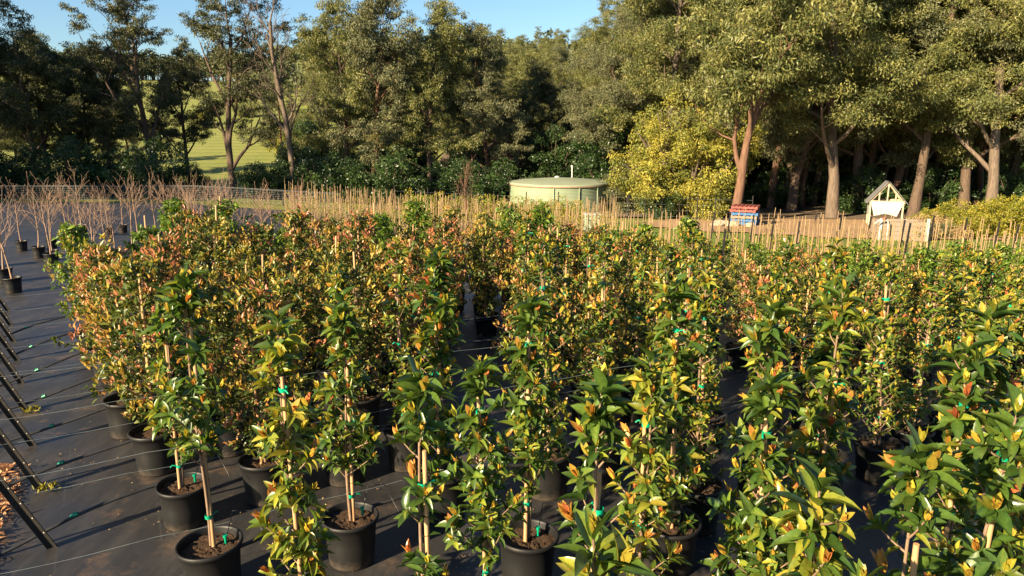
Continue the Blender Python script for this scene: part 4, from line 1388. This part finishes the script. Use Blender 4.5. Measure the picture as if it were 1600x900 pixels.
o = use(dead_small); x, y, z = at_y(733, 27); o.location = (x, y, z); o.scale = (.32, .32, .32)
tag(o, "taller pale leafless sapling standing above the stakes left of the tank", "bare tree")

# ------------------------------------------------------------------ stakes: bamboo with whip-thin young trees
def make_whip(seed, h):
    r = np.random.default_rng(seed)
    root = empty("staked_whip")
    o = pot_for(root); o.scale = (.62, .62, .62)
    g = G(); t = np.linspace(0, 1, 6); l = r.normal(size=2) * .06
    tube(g, np.stack([l[0] * t, l[1] * t, .1 + (h - .1) * t], -1), .0100 * (1 - .2 * t), 6)
    g.obj("stake", M_BAMBOOPALE, root)
    g = G(); hh = h * r.uniform(.55, .85)
    tube(g, np.stack([.03 + l[0] * t * .8, .02 + l[1] * t * .8 + .01 * np.sin(9 * t), .15 + (hh - .15) * t], -1), .006, 4, 0)
    n = 60
    z = r.uniform(.3, hh, n); P = np.stack([.03 + r.normal(size=n) * .04, .02 + r.normal(size=n) * .04, z], -1)
    leaves(g, P, rdir(n, r) + [0, 0, .2], rdir(n, r) + [0, 0, .6], r.uniform(.04, .08, n), .025, r.uniform(.2, .9, n), LEAF_LO, 1)
    g.obj("young_tree", [M_STEM, M_YSHRUB], root)
    reg(root); return root
whips = [make_whip(800 + k, h) for k, h in enumerate((1.35, 1.5, 1.25, 1.42))]
nw = 0
def whip_at(x, y, lab, grp, s=1.0):
    global nw
    if nw >= 298: return
    o = use(whips[random.randrange(4)]); o.location = (x, y, H0(x, y) - .0); o.rotation_euler = (random.gauss(0, .025), random.gauss(0, .025) + .03, random.uniform(0, 6)); o.scale = (s, s, s)
    tag(o, lab, "staked tree", grp); nw += 1
# middle field: rows running away to the right, left and centre of the tank
for j in range(7):
    y0 = 20.0 + j * 1.8
    pxs = np.arange(455 + random.uniform(0, 10), 960, 19 - j * .5)
    for px in pxs:
        x, y, z = at_y(px + random.uniform(-4, 4), y0 + (px - 455) * .002 + random.uniform(-.3, .3))
        if random.random() < .05: continue
        whip_at(x, y, "bamboo stake with a thin whip in the middle field left of the tank", "staked whips in the middle field")
# right field: behind the leafy block
for j in range(4):
    f0 = 15.0 + j * 1.9
    for px in np.arange(955 + random.uniform(0, 12), 1640, 17 - j * .5):
        y = f0 - (px - 955) * .0036 + random.uniform(-.25, .25)
        x, y, z = at_y(px + random.uniform(-5, 5), y)
        if y < back_y(x) + .5 or random.random() < .12: continue
        whip_at(x, y, "bamboo stake with a thin whip in the right field before the lawn", "staked whips in the right field", 1.0)
g = G(); r = np.random.default_rng(909)
def far_stake(x, y):
    z = H0(x, y); h = r.uniform(1.1, 1.55); l = r.normal(size=2) * .05
    tube(g, [(x, y, z), (x + l[0] * .5, y + l[1] * .5, z + h * .5), (x + l[0] + .03, y + l[1], z + h)], [.0095, .0085, .008], 5, 0)
    n = 16
    P = np.stack([x + .03 + r.normal(size=n) * .04, y + .02 + r.normal(size=n) * .04, z + r.uniform(.25, h * .8, n)], -1)
    leaves(g, P, rdir(n, r) + [0, 0, .2], rdir(n, r) + [0, 0, .6], r.uniform(.05, .09, n), .03, r.uniform(.2, .9, n), LEAF_LO, 1)
for j in range(13):
    for px in np.arange(450, 960, 11.0):
        if r.uniform() < .45: continue
        x, y, z = at_y(px + r.uniform(-5, 5), 20.9 + j * .95 + r.uniform(-.25, .25))
        far_stake(x, y)
for j in range(7):
    for px in np.arange(950, 1640, 10.0):
        if r.uniform() < .62: continue
        x, y, z = at_y(px + r.uniform(-5, 5), 16.6 + j * .95 - (px - 955) * .0036 + r.uniform(-.25, .25))
        if y > back_y(x) + .5: far_stake(x, y)
tag(g.obj("distant_stakes", [M_BAMBOOPALE, M_YSHRUB]), "thin tan stakes packed in the farther rows before the tank and lawn", "stakes", kind='stuff')
print("whips", nw, "bare", cnt)
def make_tpost(brace):
    root = empty("trellis_post")
    g = G(); box(g, (0, 0, .7), (.03, .03, 1.6)); g.obj("upright", M_PICKET, root, False)
    if brace:
        g = G(); tube(g, [(.02, 0, 1.05), (.62, .05, .02)], .013, 5); g.obj("brace", M_PICKET, root)
    reg(root); return root
tp = [make_tpost(False), make_tpost(True)]
for k, px in enumerate([1105, 1165, 1195, 1233, 1262, 1345, 1395, 1402, 1443, 1492, 1540, 1568, 1130, 1300]):
    x, y, z = at_y(px, 19 - k % 4 * 1.3)
    o = use(tp[k % 3 == 0]); o.location = (x, y, z); o.rotation_euler = (.02, .06, random.uniform(-.3, .3))
    tag(o, "dark trellis post %s among the pale stakes on the right" % ("with a diagonal brace" if k % 3 == 0 else "without a brace"), "post", "dark posts among the right hand stakes")
# dark lane posts inside the block
for k, (x, y) in enumerate([(-.66, 13.2), (3.45, 11.9)]):
    o = use(tp[0]); o.location = (x, y, H0(x, y)); o.rotation_euler = (0, .03, 0)
    tag(o, ["dark post at the far end of the left walking lane", "dark post at the far end of the right walking lane", "dark post midway along the left walking lane"][k], "post", "dark posts in the walking lanes")

# hedge of young potted shrubs in front of the tank
hed = [make_shrub("young_shrub", 900 + k, 1.15, .32, 7, 1100, .10, .04, M_YSHRUB if k else M_GREEN, M_BARK, .012, -.1, .9, .16, .15) for k in range(2)]
k = 0
for j in range(2):
    for px in np.arange(640, 905, 11):
        x, y, z = at_y(px + random.uniform(-3, 3), 33.8 + j * 1.6 + random.uniform(-.2, .2))
        o = use(hed[random.randrange(2)]); o.location = (x, y, z); o.rotation_euler = (0, 0, random.uniform(0, 6)); s = random.uniform(.85, 1.15); o.scale = (s, s, s)
        tag(o, "young leafy shrub in the double line before the tank and its fence", "shrub", "young shrubs lined up before the tank")
